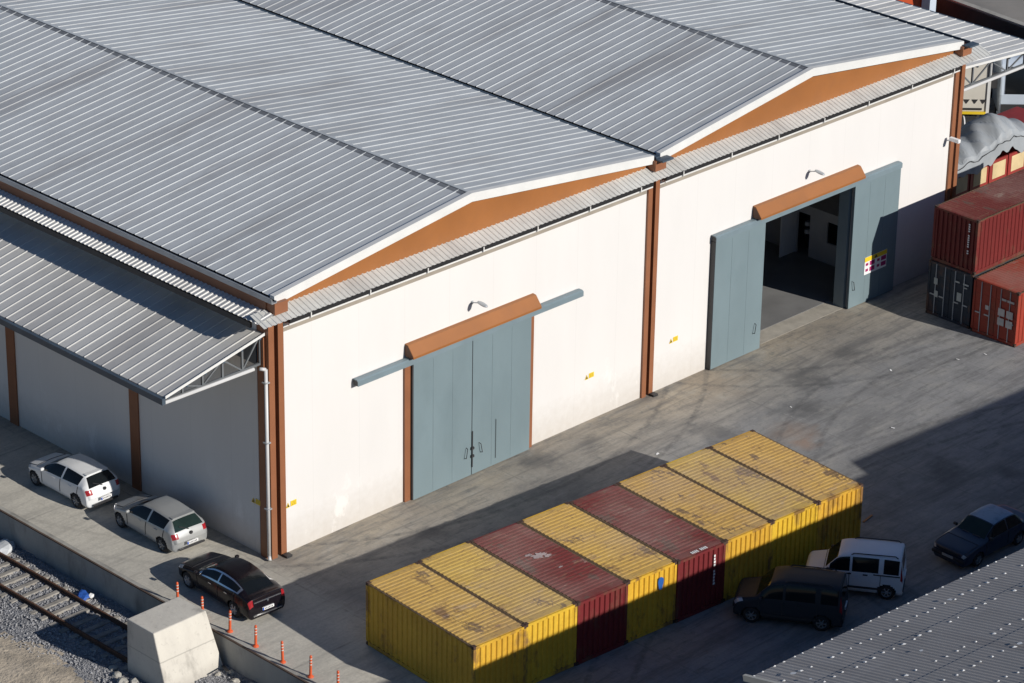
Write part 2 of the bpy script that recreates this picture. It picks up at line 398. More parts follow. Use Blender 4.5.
# concrete buffer block
bb = MB()
zb, zt = BED - .05, 1.05
bot = [(-8.02, -3.48), (-5.30, -3.48), (-5.40, -1.2), (-8.02, -1.2)]; top = [(-7.96, -2.74), (-5.5, -2.74), (-5.56, -1.22), (-7.96, -1.22)]
lo = [(*p, zb) for p in bot]; hi = [(*p, zt) for p in top]
bb.poly(lo[::-1]); bb.poly(hi)
for i in range(4):
    j = (i + 1) % 4; bb.poly([lo[i], lo[j], hi[j], hi[i]])
mcb, ntb, bsb = nodes_of('cast_concrete')
pb = pos(ntb); sxb = N(ntb, 'ShaderNodeSeparateXYZ'); L(ntb, pb, sxb.inputs[0]); zb_ = sxb.outputs[2]
n1 = noise(ntb, pos(ntb, (1, 1, .35)), 1.1, 7, .68); n2 = noise(ntb, pb, 6, 6, .7)
cb_ = mix(ntb, ramp(ntb, n1, .35, .65), (.60, .57, .505), (.53, .50, .445)); cb_ = mix(ntb, ramp(ntb, n1, .56, .7, 0, .6), cb_, (.26, .245, .215))
cb_ = mix(ntb, ramp(ntb, n2, .58, .7, 0, .35), cb_, (.2, .19, .17))
q_ = math_(ntb, 'ABSOLUTE', math_(ntb, 'SUBTRACT', math_(ntb, 'ADD', zb_, math_(ntb, 'MULTIPLY', n2, .04)), .0))
cb_ = mix(ntb, ramp(ntb, q_, .03, .012, 0, .45), cb_, (.2, .19, .17)); cb_ = mix(ntb, ramp(ntb, math_(ntb, 'ADD', zb_, math_(ntb, 'MULTIPLY', n1, .8)), -.3, -.8, 0, .5), cb_, (.24, .22, .19))
L(ntb, cb_, bsb.inputs['Base Color']); bsb.inputs['Roughness'].default_value = .88; bump(ntb, bsb, n2, .02, .6)
o = tag(bb.build('buffer_block', mcb), 'big pale concrete buffer block at the end of the railway track', 'concrete block')
import bmesh
bm = bmesh.new(); bm.from_mesh(o.data); bmesh.ops.remove_doubles(bm, verts=bm.verts, dist=.001); bm.to_mesh(o.data); bm.free()
b = o.modifiers.new('bevel', 'BEVEL'); b.width = .04; b.segments = 2

def lump(name, c, r, mat, label, cat, group=None, flat=.7):
    bm = bmesh.new(); bmesh.ops.create_icosphere(bm, subdivisions=2, radius=1)
    rnd = [random.uniform(.75, 1.15) for _ in bm.verts]
    for v, q in zip(bm.verts, rnd): v.co = Vector((v.co.x * r[0], v.co.y * r[1], v.co.z * r[2])) * q
    me = bpy.data.meshes.new(name); bm.to_mesh(me); bm.free(); me.materials.append(mat)
    o = bpy.data.objects.new(name, me); COL.objects.link(o); o.location = c; o.rotation_euler = (0, 0, random.uniform(0, 3))
    return tag(o, label, cat, group)
for x, y, r in ((-8.5, -1.2, .22), (-8.7, -1.75, .27), (-8.35, -2.0, .2), (-8.9, -2.4, .24), (-8.45, -2.9, .18), (-8.3, -.75, .19)):
    lump('rubble_stone', (x, y, BED + r * .3), (r, r * .8, r * .55), CONC2, 'rough grey rubble lump on the left side of the buffer block', 'stone', 'rubble lumps beside the buffer block')
for x, y, r in ((-5.35, -3.9, .16), (-5.65, -4.5, .2), (-5.4, -5.1, .15), (-5.8, -3.7, .14), (-5.35, -6.0, .2), (-5.7, -5.6, .16)):
    lump('rubble_stone', (x, y, BED + r * .3), (r, r * .7, r * .5), CONC, 'pale broken rubble piece between the buffer block and the retaining wall', 'stone', 'rubble pieces below the bollards')
tag(MB().bar((-5.3, -3.35, BED + .08), (-5.9, -4.4, BED + .5), .12, .03).build('scrap_plank', IRON), 'dark scrap plank leaning by the right foot of the buffer block', 'plank')
tag(MB().bar((-5.4, -6.6, BED + .5), (-5.25, -8.0, BED + .55), .3, .06).bar((-5.65, -6.5, BED + .3), (-5.5, -8.0, BED + .3), .2, .06).build('scrap_board', SLEEP), 'worn boards propped along the retaining wall below the bollards', 'board')
lump('plastic_sheet', (-5.75, 9.3, BED + .12), (.7, .45, .2), pbr('white_plastic_sheet', (.6, .62, .64), .3, var=.15), 'crumpled white plastic sheet beside the rail at the wall foot', 'plastic sheet')
lump('blue_rag', (-5.8, 4.2, BED + .12), (.36, .24, .1), pbr('blue_cloth', (.02, .1, .42), .7, var=.1), 'bright blue rag lying beside the rail', 'rag')
lump('white_bag', (-5.6, 3.95, BED + .12), (.14, .12, .1), WHITE, 'small white bag next to the blue rag', 'bag')
cp = [(-6.62 + .32 * math.cos(a), .2 + .5 * math.sin(a), BED + .1) for a in [i * .3 for i in range(11)]]
tag(MB().path(cp, .07).build('bent_pipe', SLEEP), 'pale bent pipe lying between the rails in the shade', 'pipe')

# ------------------------------------------------------------------ bollards
def bollard():
    t = thing('bollard', '', 'bollard', group='orange bollards along the platform edge')
    MB().lathe([(0, 0), (.115, 0), (.115, .03), (.085, .06), (.06, .075), (0, .075)], n=20).build('base', ORANGE, t, smooth=False)
    MB().lathe([(0, .075), (.052, .075), (.048, .86), (.03, .885), (0, .885)], n=18).build('post', ORANGE, t)
    for z in (.5, .62, .74): MB().lathe([(.0515, z), (.0535, z + .008), (.0535, z + .032), (.0515, z + .04)], n=18).build('reflective_band', REFL, t)
    return t
bl = ['orange bollard first from the black car front, half hidden behind the block', 'orange bollard second along the edge, rising behind the right block corner', 'orange bollard nearest the black car rear wheel', 'orange bollard just right of the black car, fourth along the edge', 'orange bollard fifth along the platform edge', 'orange bollard sixth along the edge, last one standing whole', 'orange bollard cut off at the bottom of the picture']
b0 = bollard()
for i, y in enumerate((-.15, -1.62, -3.1, -4.56, -6.09, -7.54, -9.0)):
    o = b0 if i == 0 else copy_tree(b0)
    o.location = (-4.72 - .03 * math.sin(i * 2), y, 0); o['label'] = bl[i]; o.rotation_euler = (R(random.uniform(-1.5, 1.5)), R(random.uniform(-1.5, 1.5)), i)

# ------------------------------------------------------------------ warehouse
WH = thing('warehouse', 'large white warehouse with two grey gabled bays and brown trim', 'warehouse')
YB = 66.0
RP = [(.0, 0), (.82, 0), (.87, .025), (.94, .025)]     # rib profile
ZE, ZR, ZV = 11.02, 12.28, 11.03
def front(us, hole, name):
    MB().grid_wall(us, [0, 5.86, 10.46], {(1, 0)} if hole else set(), lambda u, w_, z: (u, w_, z), .25, None).build(name, WALL, WH)
front([.77, 7.3, 13.98, 20.66], True, 'front_wall'); front([21.34, 28.1, 34.2, 40.95], True, 'front_wall')
# left, right and rear walls
MB().box(.0, .25, .902, YB, 0, 10.3).build('side_wall', WALL, WH)
MB().box(41.2, 41.45, .3, YB, 0, 10.3).build('side_wall', WALL, WH)
MB().prism([(.25, 0), (41.2, 0), (41.2, 10.9), (30.7, 12.2), (20.85, 10.9), (10.3, 12.1), (.25, 10.9)], 'y', YB - .25, YB).build('rear_wall', WALL, WH)
# gable panels (ochre)
for x0, xr, x1 in ((.42, 10.25, 20.6), (21.16, 30.55, 40.98)):
    MB().prism([(x0, 10.462), (x1, 10.462), (x1, ZE - .1), (xr, ZR - .12), (x0, ZE - .1)], 'y', -.03, .2).build('gable_panel', BROWN, WH)
# roof slopes
def slope(xa, za, xb, zb):
    m_ = MB(); V = Vector((xb - xa, 0, zb - za)); n = Vector((-(zb - za), 0, xb - xa)).normalized()
    if n.z < 0: n = -n
    m_.corr((xa, -.1, za), (0, 1, 0), V, n, YB, RP, .53)
    return m_.build('roof', ROOF, WH)
slope(.12, ZE, 10.22, ZR); slope(20.70, ZV, 10.28, ZR); slope(21.0, ZV, 30.52, ZR + .06); slope(41.15, ZE, 30.58, ZR + .06)
# ridge caps: notched dark filler with a flat cap
CAPM = pbr('ridge_filler_sheet', (.17, .18, .195), .6, var=.25, vs=2)
for xr, z in ((10.25, ZR), (30.55, ZR + .06)):
    MB().prism([(xr - .03, z + .03), (xr - .03, z + .046), (xr, z + .054), (xr + .14, z + .034), (xr + .14, z + .02), (xr, z + .036)], 'y', -.05, YB).build('ridge_cap', ROOF, WH)
    MB().poly([(xr - .24, -.05, z - .24 * .126 + .012), (xr - .035, -.05, z - .004 + .024), (xr - .035, YB, z - .004 + .024), (xr - .24, YB, z - .24 * .126 + .012)]).build('ridge_filler', CAPM, WH)
# valley gutter and eaves gutters
MB().box(20.74, 20.96, -.35, YB, 10.9, 10.985, DKSTEEL).build('valley_gutter', DKSTEEL, WH)
MB().prism([(-.12, 10.86), (-.12, 11.06), (-.095, 11.06), (-.095, 10.885), (.1, 10.885), (.1, 10.95), (.13, 10.95), (.13, 10.86)], 'y', -.45, YB).build('eaves_gutter', STEEL, WH)
MB().prism([(41.1, 10.86), (41.1, 10.94), (41.14, 10.94), (41.14, 10.885), (41.36, 10.885), (41.36, 11.04), (41.39, 11.04), (41.39, 10.86)], 'y', -.45, YB).build('eaves_gutter', DKSTEEL, WH)
MB().box(-.06, .25, -.03, YB, 10.3, 10.858).build('eaves_fascia', BROWN2, WH)
MB().box(41.1, 41.36, .2, YB, 10.3, 10.858).build('eaves_fascia', BROWN2, WH)
# white barge trim
def barge(xa, za, xr, zr, xb, zb):
    m_ = MB(); d = .30; up = .065
    for (x0, z0), (x1, z1) in (((xa, za), (xr, zr)), ((xr, zr), (xb, zb))):
        p = [(x0, z0 + up), (x1, z1 + up), (x1, z1 - d), (x0, z0 - d)]
        for y in (-.34, -.10): m_.poly([(q[0], y, q[1]) for q in p])
        m_.poly([(x0, -.34, z0 + up), (x1, -.34, z1 + up), (x1, -.10, z1 + up), (x0, -.10, z0 + up)])
        m_.poly([(x0, -.34, z0 - d), (x0, -.10, z0 - d), (x1, -.10, z1 - d), (x1, -.34, z1 - d)])
    for x, z in ((xa, za), (xb, zb)): m_.poly([(x, -.34, z + up), (x, -.10, z + up), (x, -.10, z - d), (x, -.34, z - d)])
    m_.build('barge_board', TRIM, WH)
barge(.1, ZE, 10.25, ZR + .01, 20.62, ZV); barge(21.0, ZV, 30.55, ZR + .07, 41.05, ZE)
# front awning strip and left awning strip
AP = [(0, 0), (.5, 0), (.6, .03), (.9, .03)]
def awn_front(x0, x1):
    MB().corr((x0, -.80, 10.2), (1, 0, 0), (0, .80, .29), (0, -.34, .94), x1 - x0, AP, .245).build('awning', AWNX, WH)
awn_front(-.8, 42.6)
MB().corr((-.86, -.5, 10.30), (0, 1, 0), (.79, 0, .15), (-.18, 0, .98), YB - .2, AP, .245).build('awning', AWN, WH)
LEDGE_SHADE = pbr('ledge_shade_tone', (.30, .265, .22), .6, var=.1)
for x0, x1 in ((.8, 20.6), (21.36, 40.9)):
    lg = MB().box(x0, x1, -.36, -.012, 9.70, 9.78)
    xx = x0 + 1.0
    while xx < x1: lg.box(xx, xx + .05, -.44, -.405, 9.74, 9.95); xx += 3.0
    lg.build('awning_ledge', TRIM, WH); MB().box(x0, x1, -.40, -.362, 9.79, 9.95).build('awning_shade_strip', DARK, WH)  # black strip paints the shade between awning and ledge
    MB().box(x0, x1, -.012, -.003, 9.33, 9.49).build('wall_ledge_shade', LEDGE_SHADE, WH)  # grey-brown band paints in the ledge's shadow on the wall
m_ = MB()
for i in range(27):
    x = 1.2 + i * 1.5
    if 20.2 < x < 21.8: continue
    m_.bar((x, -.05, 9.9), (x, -.72, 10.17), .05)
m_.build('awning_brackets', STEEL, WH)['kind'] = 'stuff'
MB().box(-.80, -.70, 0, YB, 9.98, 10.2).build('awning_purlin_shade', IRON, WH)  # purlin deepened and blackened to paint the shade under the awning edge
# columns: H-section, two flanges and a recessed dark web
def column(x0, x1, z1, yf=-.1, yb=.55, name='column'):
    f = (x1 - x0) * .37; m_ = MB()
    m_.box(x0, x0 + f, yf, yb, 0, z1, BROWN2); m_.box(x1 - f, x1, yf, yb, 0, z1, BROWN2); m_.box(x0 + f, x1 - f, yb - .15, yb - .02, 0, z1, BROWN2)
    return m_.build(name, BROWN2, WH)
column(.02, .76, 10.1, -.06, .6); column(20.64, 21.32, 10.1); column(40.97, 41.65, 10.1)
MB().box(.002, .765, .602, .9, 0, 10.3).build('corner_panel', WALL, WH)
for x in (20.86, 41.12):      # column heads below the gutter ends
    MB().box(x - .3, x + .34, -.5, -.035, 10.44, 10.89).build('column_head', BROWN2, WH)
    MB().box(x - .2, x + .45, -.8, -.42, 10.893, 10.97).build('gutter_outlet', DKSTEEL, WH)
MB().box(-.02, .62, -.5, -.035, 10.40, 10.858).build('column_head', BROWN2, WH)
for x in (.78, 20.1, 21.36, 40.4):
    MB().box(x, x + .5, -.2, -.003, 9.75, 10.0).build('bracket_plate', BROWN2, WH)
for i in range(1, 8):
    MB().box(-.07, -.003, i * 7.98 - .22, i * 7.98 + .32, 0, 9.3).build('side_column', BROWN2, WH)
MB().box(-.07, .018, .14, .48, 0, 9.3).build('side_column', BROWN2, WH)
for x in (.6, 21.2): MB().box(x - .12, x + .16, -.38, -.12, 0, .09).build('column_foot', IRON, WH)
# downpipe at the corner
MB().path([(-.3, .1, 8.12), (-.085, .0, 8.06), (-.085, .0, .18), (-.16, -.12, .06)], .14, None, 10).build('downpipe', PIPE, WH, smooth=True)
for z in (2.2, 5, 7.5): MB().box(-.2, .018, -.11, .11, z, z + .05).build('pipe_clamp', STEEL, WH)

# sliding doors ---------------------------------------------------------
def leaf(x0, x1, y0=-.25, rod=None, handle=None, seams=3):
    d = MB().box(x0, x1, y0, y0 + .1, .04, 6.0).build('sliding_door', BLUE, WH)
    n = seams
    for i in range(1, n):
        x = x0 + (x1 - x0) * i / n
        MB().box(x - .012, x + .012, y0 - .004, y0 - .0005, .1, 5.9).build('panel_seam', pbr('door_seam', (.14, .19, .21), .6), d)
    if rod is not None: MB().bar((rod, y0 - .03, .35), (rod, y0 - .03, 2.1), .015).build('bolt_rod', IRON, d)
    if handle is not None:
        hx, s_ = handle
        MB().path([(hx, y0, 1.35), (hx + .02 * s_, y0 - .1, 1.33), (hx + .1 * s_, y0 - .11, .93), (hx + .08 * s_, y0, .9)], .03, None, 6).build('handle', IRON, d)
    return d
leaf(7.24, 10.43, handle=(10.15, -1)); leaf(10.47, 13.74, rod=11.78, handle=(10.85, 1))
o = MB().bar((10.45, -.28, .4), (10.45, -.28, 2.0), .045).box(10.38, 10.52, -.34, -.25, 1.2, 1.3).box(10.38, 10.52, -.34, -.25, .85, .95).build('door_lock', IRON, WH)
MB().box(10.433, 10.467, -.235, -.16, .04, 5.98).build('door_gap', DARK, WH)
leaf(24.82, 28.02, handle=(27.62, -1)); leaf(34.05, 37.22, handle=(34.2, 1))
for x, dx in ((7.06, .0), (13.97, 0)): MB().box(x - .14, x + .2 - (.12 if x > 10 else 0), -.1, -.003, 0, 5.95).build('door_frame', BROWN2, WH)
MB().box(7.262, 7.3, -.13, -.02, 0, 5.95).build('door_gap', DARK, WH)
MB().box(34.0, 34.195, .02, .58, 0, 5.84).build('door_jamb', BLUERAIL, WH)
MB().box(24.77, 24.815, -.24, -.003, .02, 6.0).build('door_edge', IRON, WH)
def rail(x0, x1):
    MB().prism([(-.06, 6.29), (-.26, 6.29), (-.33, 6.24), (-.33, 6.03), (-.30, 6.03), (-.30, 6.2), (-.25, 6.25), (-.06, 6.25)], 'x', x0, x1).build('door_rail', BLUERAIL, WH)
    MB().prism([(-.06, 6.03), (-.06, 6.25), (-.25, 6.25), (-.3, 6.2), (-.3, 6.03)], 'x', x0 + .01, x0 + .03).build('rail_end', IRON, WH)
rail(4.25, 16.66); rail(24.75, 37.2)
def hood(x0, x1):
    MB().prism([(-.002, 6.86), (-.18, 6.84), (-.5, 6.44), (-.5, 6.345), (-.002, 6.345)], 'x', x0, x1).build('door_hood', BROWN, WH)
    MB().prism([(-.02, 6.36), (-.02, 6.83), (-.18, 6.81), (-.47, 6.43), (-.47, 6.36)], 'x', x0 - .012, x0 - .003).build('hood_end', pbr('dark_hood_end', (.10, .04, .02), .6), WH)
hood(7.0, 14.05); hood(27.4, 34.4)
# interior
MB().box(.25, 41.2, .95, YB - .3, .004, .03).build('interior_floor', FLOOR, WH)
MB().box(28.1, 34.2, .02, .94, .003, .012).build('threshold', THRESH, WH)
MB().grid_wall([.3, 3.2, 3.82, 4.85, 5.62, 30], [0.03, 1.05, 2.1, 2.45], {(1, 1), (3, 0), (3, 1)}, lambda u, w_, z: (37.3 + w_, u, z), .12).build('office_wall', INWALL, WH)
MB().box(37.25, 41.15, .3, 30, 2.452, 2.56).build('office_ceiling', INWALL, WH)
MB().box(37.38, 37.4, 3.2, 3.82, 1.05, 2.1).build('office_window', GLASS, WH)
MB().box(36.2, 37.28, 5.64, 5.70, .05, 2.2).build('office_door', WHITE, WH)
for y in (5.1, 5.4):
    for z in (.9, 1.3, 2.0): MB().lathe([(0, z), (.13, z), (.13, z + .18), (0, z + .18)], c=(37.8, y, 0), n=10).build('paint_tin', WHITE, WH)
MB().box(38.0, 38.5, 4.85, 5.62, .03, 2.2).build('shelf', IRON, WH)

# side canopies ---------------------------------------------------------
def canopy(sgn, xw, zw, xe, ze, label_sheet, zl):
    V = Vector((xw - xe, 0, zw - ze)); n = Vector((-(zw - ze), 0, xw - xe)).normalized()
    if n.z < 0: n = -n
    c = MB().corr((xe, .12, ze), (0, 1, 0), V, n, YB - .2, RP, .53).build('side_canopy', CANOPY if sgn < 0 else AWN, WH, label=label_sheet)
    MB().poly([(xe, .10, ze + .06), (xw, .10, zw + .06), (xw, .10, zw - .05), (xe, .10, ze - .05)]).poly([(xe, .12, ze + .06), (xw, .12, zw + .06), (xw, .12, zw - .05), (xe, .12, ze - .05)]).build('edge_trim', TRIM, c)
    MB().box(xe - .16 * (1 if sgn < 0 else 0), xe + .16 * (0 if sgn < 0 else 1), .1, YB, ze - .26, ze - .02).build('canopy_gutter', DKSTEEL, c)
    L_ = abs(xw - xe)
    for k in range(9):
        y = .32 + k * 8.05; t = MB(); n_ = 5
        for i in range(n_):
            xa = xw + (xe - xw) * (i / n_ if i else .02); xb = xw + (xe - xw) * ((i + 1) / n_)
            za = zw + (ze - zw) * i / n_ - .1; zb2 = zw + (ze - zw) * (i + 1) / n_ - .1; zl2 = zl
            t.bar((xa, y, za), (xb, y, zb2), .09); t.bar((xa, y, zl2), (xb, y, zl2), .09)
            if i < n_: t.bar((xa, y, za), (xa, y, zl2), .08)
            t.bar((xa, y, zl2), (xb, y, zb2), .06) if i % 2 else t.bar((xa, y, za), (xb, y, zl2), .06)
        t.build('truss', TRUSS, c)
    for i in range(6):
        x = xw + (xe - xw) * (.04 + .92 * i / 5); z = zw + (ze - zw) * (.04 + .92 * i / 5)
        MB().box(x - .04, x + .04, .15, YB, z - .16, z - .035).build('purlin', DKSTEEL, c)
    MB().path([(xe, .2, zl - .02), (xw + sgn * .5, .2, zl - .06)], .15, None, 8).build('drain_pipe', PIPE, c)
    return c
canopy(-1, .0, 9.45, -4.78, 8.42, 'wide grey canopy over the parked cars', 8.2)
canopy(1, 41.47, 9.5, 48.0, 9.0, 'pale canopy on the far right side of the building', 8.4)
MB().box(-.12, -.005, .5, 3, 8.1, 9.15).build('truss_backplate', DKSTEEL, WH)

# wall lamps (things) ----------------------------------------------------
def lamp(x, z, label):
    t = thing('wall_lamp', label, 'lamp', (x, 0, z), 0, 'lamps above the sliding doors'); t.scale = (.75, .75, .75)
    MB().box(-.07, .07, -.04, -.003, -.1, .1).build('wall_plate', STEEL, t)
    MB().path([(0, -.03, 0), (0, -.35, .1), (0, -.55, .14)], .06, None, 8).build('arm', STEEL, t)
    h = MB().lathe([(0, -.36), (.07, -.34), (.14, -.2), (.16, 0), (.14, .2), (.07, .34), (0, .36)], 'y', (0, 0, 0), 14)
    h.v = [(a, b_, c_ * .5) for a, b_, c_ in h.v]
    o = h.build('lamp_head', STEEL, t, smooth=True, loc=(0, -.8, .16)); o.rotation_euler = (R(8), 0, 0)
lamp(10.62, 7.5, 'grey wall lamp above the closed sliding doors'); lamp(31.05, 7.45, 'grey wall lamp above the open doorway')
t = thing('wall_camera', 'small white camera fixed near the right column of the facade', 'camera', (40.75, 0, 6.2))
MB().path([(0, -.003, .1), (0, -.3, .2)], .06, None, 8).build('bracket', WHITE, t); MB().box(-.09, .09, -.75, -.2, .16, .34).build('housing', WHITE, t, bevel=.03)

# signs -------------------------------------------------------------------
def hsign(loc, rz, label):
    t = thing('warning_sign', label, 'sign', loc, rz, 'small yellow hazard signs on the walls'); t.scale = (.8, 1, .8)
    MB().poly([(-.26, -.02, -.13), (.0, -.02, -.13), (-.13, -.02, .13)]).poly([(-.26, -.004, -.13), (.0, -.004, -.13), (-.13, -.004, .13)]).build('triangle_plate', YEL, t)
    MB().poly([(-.20, -.024, -.095), (-.06, -.024, -.095), (-.13, -.024, .07)]).build('hazard_mark', IRON, t)
    p = MB().box(.04, .40, -.02, -.003, -.12, .15).build('text_plate', YEL, t)
    m_ = MB()
    for z in (-.06, .01, .08): m_.box(.09, .34, -.024, -.021, z, z + .018)
    m_.build('text_lines', pbr('sign_ink', (.22, .16, .03), .6), p)
hsign((1.0, 0, 2.02), 0, 'small yellow warning sign beside the front left corner column')
hsign((17.42, 0, 2.05), 0, 'small yellow warning sign right of the closed doors')
hsign((22.57, 0, 2.07), 0, 'small yellow warning sign just right of the middle column')
hsign((0, .85, 2.2), -math.pi / 2, 'small yellow warning sign on the shaded side wall by the downpipe')
t = thing('safety_sign', 'white safety board with yellow header on the open sliding door', 'sign', (35.8, -.25, 1.83))
MB().box(-.78, .78, -.02, -.002, -.42, .42).build('board', WHITE, t)
MB().box(-.78, .78, -.026, -.022, .20, .42).build('yellow_header', YEL, t)
MB().poly([(-.12, -.03, .24), (.12, -.03, .24), (0, -.03, .4)]).build('hazard_mark', IRON, t)
for x in (-.4, .4):
    for z in (-.22, .06):
        MB().box(x - .02, x + .33, -.026, -.022, z - .1, z + .11).build('notice_panel', MAGENTA, t)
        MB().box(x - .3, x - .12, -.026, -.022, z - .06, z + .07).build('symbol', MAGENTA, t)

# ------------------------------------------------------------------ containers
SP = [(0, 0), (.4, 0), (.5, -.036), (.88, -.036)]
HX, HZ = 1.219, 2.591
def container_parts(t, HL, near='blank', far='blank', roofmat=CROOF):
    """local: x across (width), y along, near end at -y, far end at +y"""
    f = MB()
    for sx in (-1, 1):
        for sy in (-1, 1): f.box(sx * HX, sx * (HX - .11), sy * HL, sy * (HL - .12), .16, HZ - .12)
        f.box(sx * HX, sx * (HX - .07), -HL + .12, HL - .12, HZ - .1, HZ - .048); f.box(sx * HX, sx * (HX - .07), -HL + .12, HL - .12, .02, .17)
    for sy in (-1, 1):
        f.box(-HX + .11, HX - .11, sy * HL, sy * (HL - .09), HZ - .12, HZ - .02); f.box(-HX + .11, HX - .11, sy * HL, sy * (HL - .09), .02, .16)
    f.box(-HX + .11, HX - .11, -HL + .1, HL - .1, .12, .15)
    f.build('frame', CFRAME, t)
    cs = MB().box(-.075, .075, -.08, .08, -.058, .058)
    first = None
    for sx in (-1, 1):
        for sy in (-1, 1):
            for z in (.06, HZ - .06):
                if first is None: o = first = cs.build('corner_casting', CAST, t)
                else: o = first.copy(); COL.objects.link(o); o.parent = t
                o.location = (sx * (HX - .077), sy * (HL - .082), z)
    for sx in (-1, 1):
        U = (0, -sx, 0)
        MB().corr((sx * (HX - .012), sx * (HL - .12), .16), U, (0, 0, HZ - .245), (sx, 0, 0), 2 * HL - .24, SP, .278).build('side_panel', CBODY, t)
    r = MB()
    RPf = [(0, 0), (.42, 0), (.55, -.013), (.87, -.013)]
    r.corr((-HX + .08, -HL + .27, HZ - .012), (0, 1, 0), (2 * HX - .16, 0, 0), (0, 0, 1), 2 * HL - .54, RPf, .209, roofmat)
    for sy in (-1, 1): r.box(-HX + .08, HX - .08, sy * (HL - .27), sy * (HL - .085), HZ - .03, HZ - .012, roofmat)
    for sx in (-1, 1): r.box(sx * (HX - .08), sx * (HX - .005), -HL + .17, HL - .17, HZ - .045, HZ - .03, pbr('dark_roof_rail', (.13, .085, .045), .8, var=.3, vs=3))  # side rails dark brown, drawing the gap lines between containers
    r.build('roof', roofmat, t)
    for sy, kind in ((-1, near), (1, far)):
        if kind == 'blank':
            MB().corr((sy * (HX - .11), sy * (HL - .02), .16), (-sy, 0, 0), (0, 0, HZ - .28), (0, sy, 0), 2 * HX - .22, [(0, 0), (.45, 0), (.54, -.05), (.88, -.05)], .25).build('end_panel', CBODY, t)
        else:
            for s2 in (-1, 1):
                d = MB().box(s2 * .012, s2 * (HX - .11), sy * (HL - .03), sy * (HL - .08), .17, HZ - .13).build('door', CBODY, t)
                for z in (.7, 1.28, 1.86): MB().box(s2 * .05, s2 * (HX - .15), sy * (HL - .03), sy * (HL - .018), z, z + .09).build('door_rib', CBODY, d)
                for q in (.28, .78):
                    MB().bar((s2 * q, sy * (HL + .0), .12), (s2 * q, sy * (HL + .0), HZ - .08), .045, None, None, 6).build('lock_rod', STEEL, d)
                    MB().box(s2 * q - .02, s2 * q + .26 * s2, sy * (HL - .005), sy * (HL + .03), 1.0, 1.05).build('lock_handle', STEEL, d)
def marks(t, boxes, y, mat=WHITE):
    for (x0, x1, z0, z1) in boxes:
        MB().box(x0, x1, y - .004, y + .004, z0, z1).build('marking', mat, t)
YAW = -.073
YELLOW, REDC = (.68, .43, .035), (.17, .014, .017)
names = [('yellow', 'weathered yellow container at the left end of the row'), ('yellow', 'yellow container with scratched roof, second in the row'), ('red', 'dark red container with a white paint splash on its roof'),
         ('yellow', 'yellow container with a blue patch on its end, between two red ones'), ('red', 'dark red container with white lettering, at the middle of the row'), ('yellow', 'yellow container directly right of the lettered red one'),
         ('yellow', 'bright yellow container with rust spots, last but one in the row'), ('yellow', 'pale yellow container closing the right end of the row')]
tints = [(.98, .93, 1), (1.03, 1.05, 1), (1, 1, 1), (1.05, 1, .9), (.95, .95, 1), (.95, .88, 1), (1.0, 1.02, .8), (.98, .9, 1.05)]
P0 = Vector((-1.70, -7.19, 0)); ux = Vector((math.cos(YAW), math.sin(YAW), 0)); vy = Vector((math.sin(YAW), -math.cos(YAW), 0))
proto = {}
for i, (kind, lab) in enumerate(names):
    if kind not in proto:
        t = thing('shipping_container', '', 'container'); container_parts(t, 3.029, roofmat=CROOF if kind == 'yellow' else CREDROOF); proto[kind] = t
    else: t = copy_tree(proto[kind])
    t['label'] = lab; t['group'] = 'containers standing in the row'
    jit = random.uniform(-.05, .05) if i not in (0, 7) else 0
    t.location = P0 + ux * (2.4509 * (i + .5)) + vy * (3.03 + jit); t.rotation_euler = (0, 0, YAW)
    base = YELLOW if kind == 'yellow' else REDC
    set_color(t, tuple(a * b_ for a, b_ in zip(base, tints[i])))
    extra = {2: 'splash', 3: 'patch', 4: 'text'}.get(i)
    proto.setdefault('list', []).append((t, extra))
for t, extra in proto['list']:
    if extra == 'patch':
        c = [(.42 + .13 * math.cos(a) * (1 + .2 * math.sin(3 * a)), 1.95 + .3 * math.sin(a) * (1 + .15 * math.cos(2 * a))) for a in [k * .3491 for k in range(18)]]
        MB().prism(c, 'y', -3.045, -3.012).build('blue_patch', pbr('blue_paint_patch', (.02, .10, .36), .5), t)
    if extra == 'splash':
        for cx, cy, r_ in ((.05, .55, .42), (.3, .35, .22), (-.25, .8, .2), (.1, -.6, .12)):
            c = [(cx + r_ * math.cos(a) * random.uniform(.35, 1), cy + .6 * r_ * math.sin(a) * random.uniform(.35, 1)) for a in [k * .2618 for k in range(24)]]
            MB().prism(c, 'z', HZ - .006, HZ - .003).build('paint_splash', pbr('splash_white', (.42, .34, .33), .6, var=.2), t)
    if extra == 'text':
        m_ = MB()
        for k in range(11):
            if k in (4, 10): continue
            z = 2.15 - k * .13; m_.box(.62, .62 + random.choice((.07, .09)), -3.04, -3.028, z, z + .09)
        m_.build('lettering', WHITE, t)
        m_ = MB()
        for k in range(9):
            if k == 4: continue
            m_.box(.0 - .4 + k * .09, -.34 + k * .09, -2.93, -2.78, HZ + .0, HZ + .004)
        m_.build('lettering', WHITE, t)
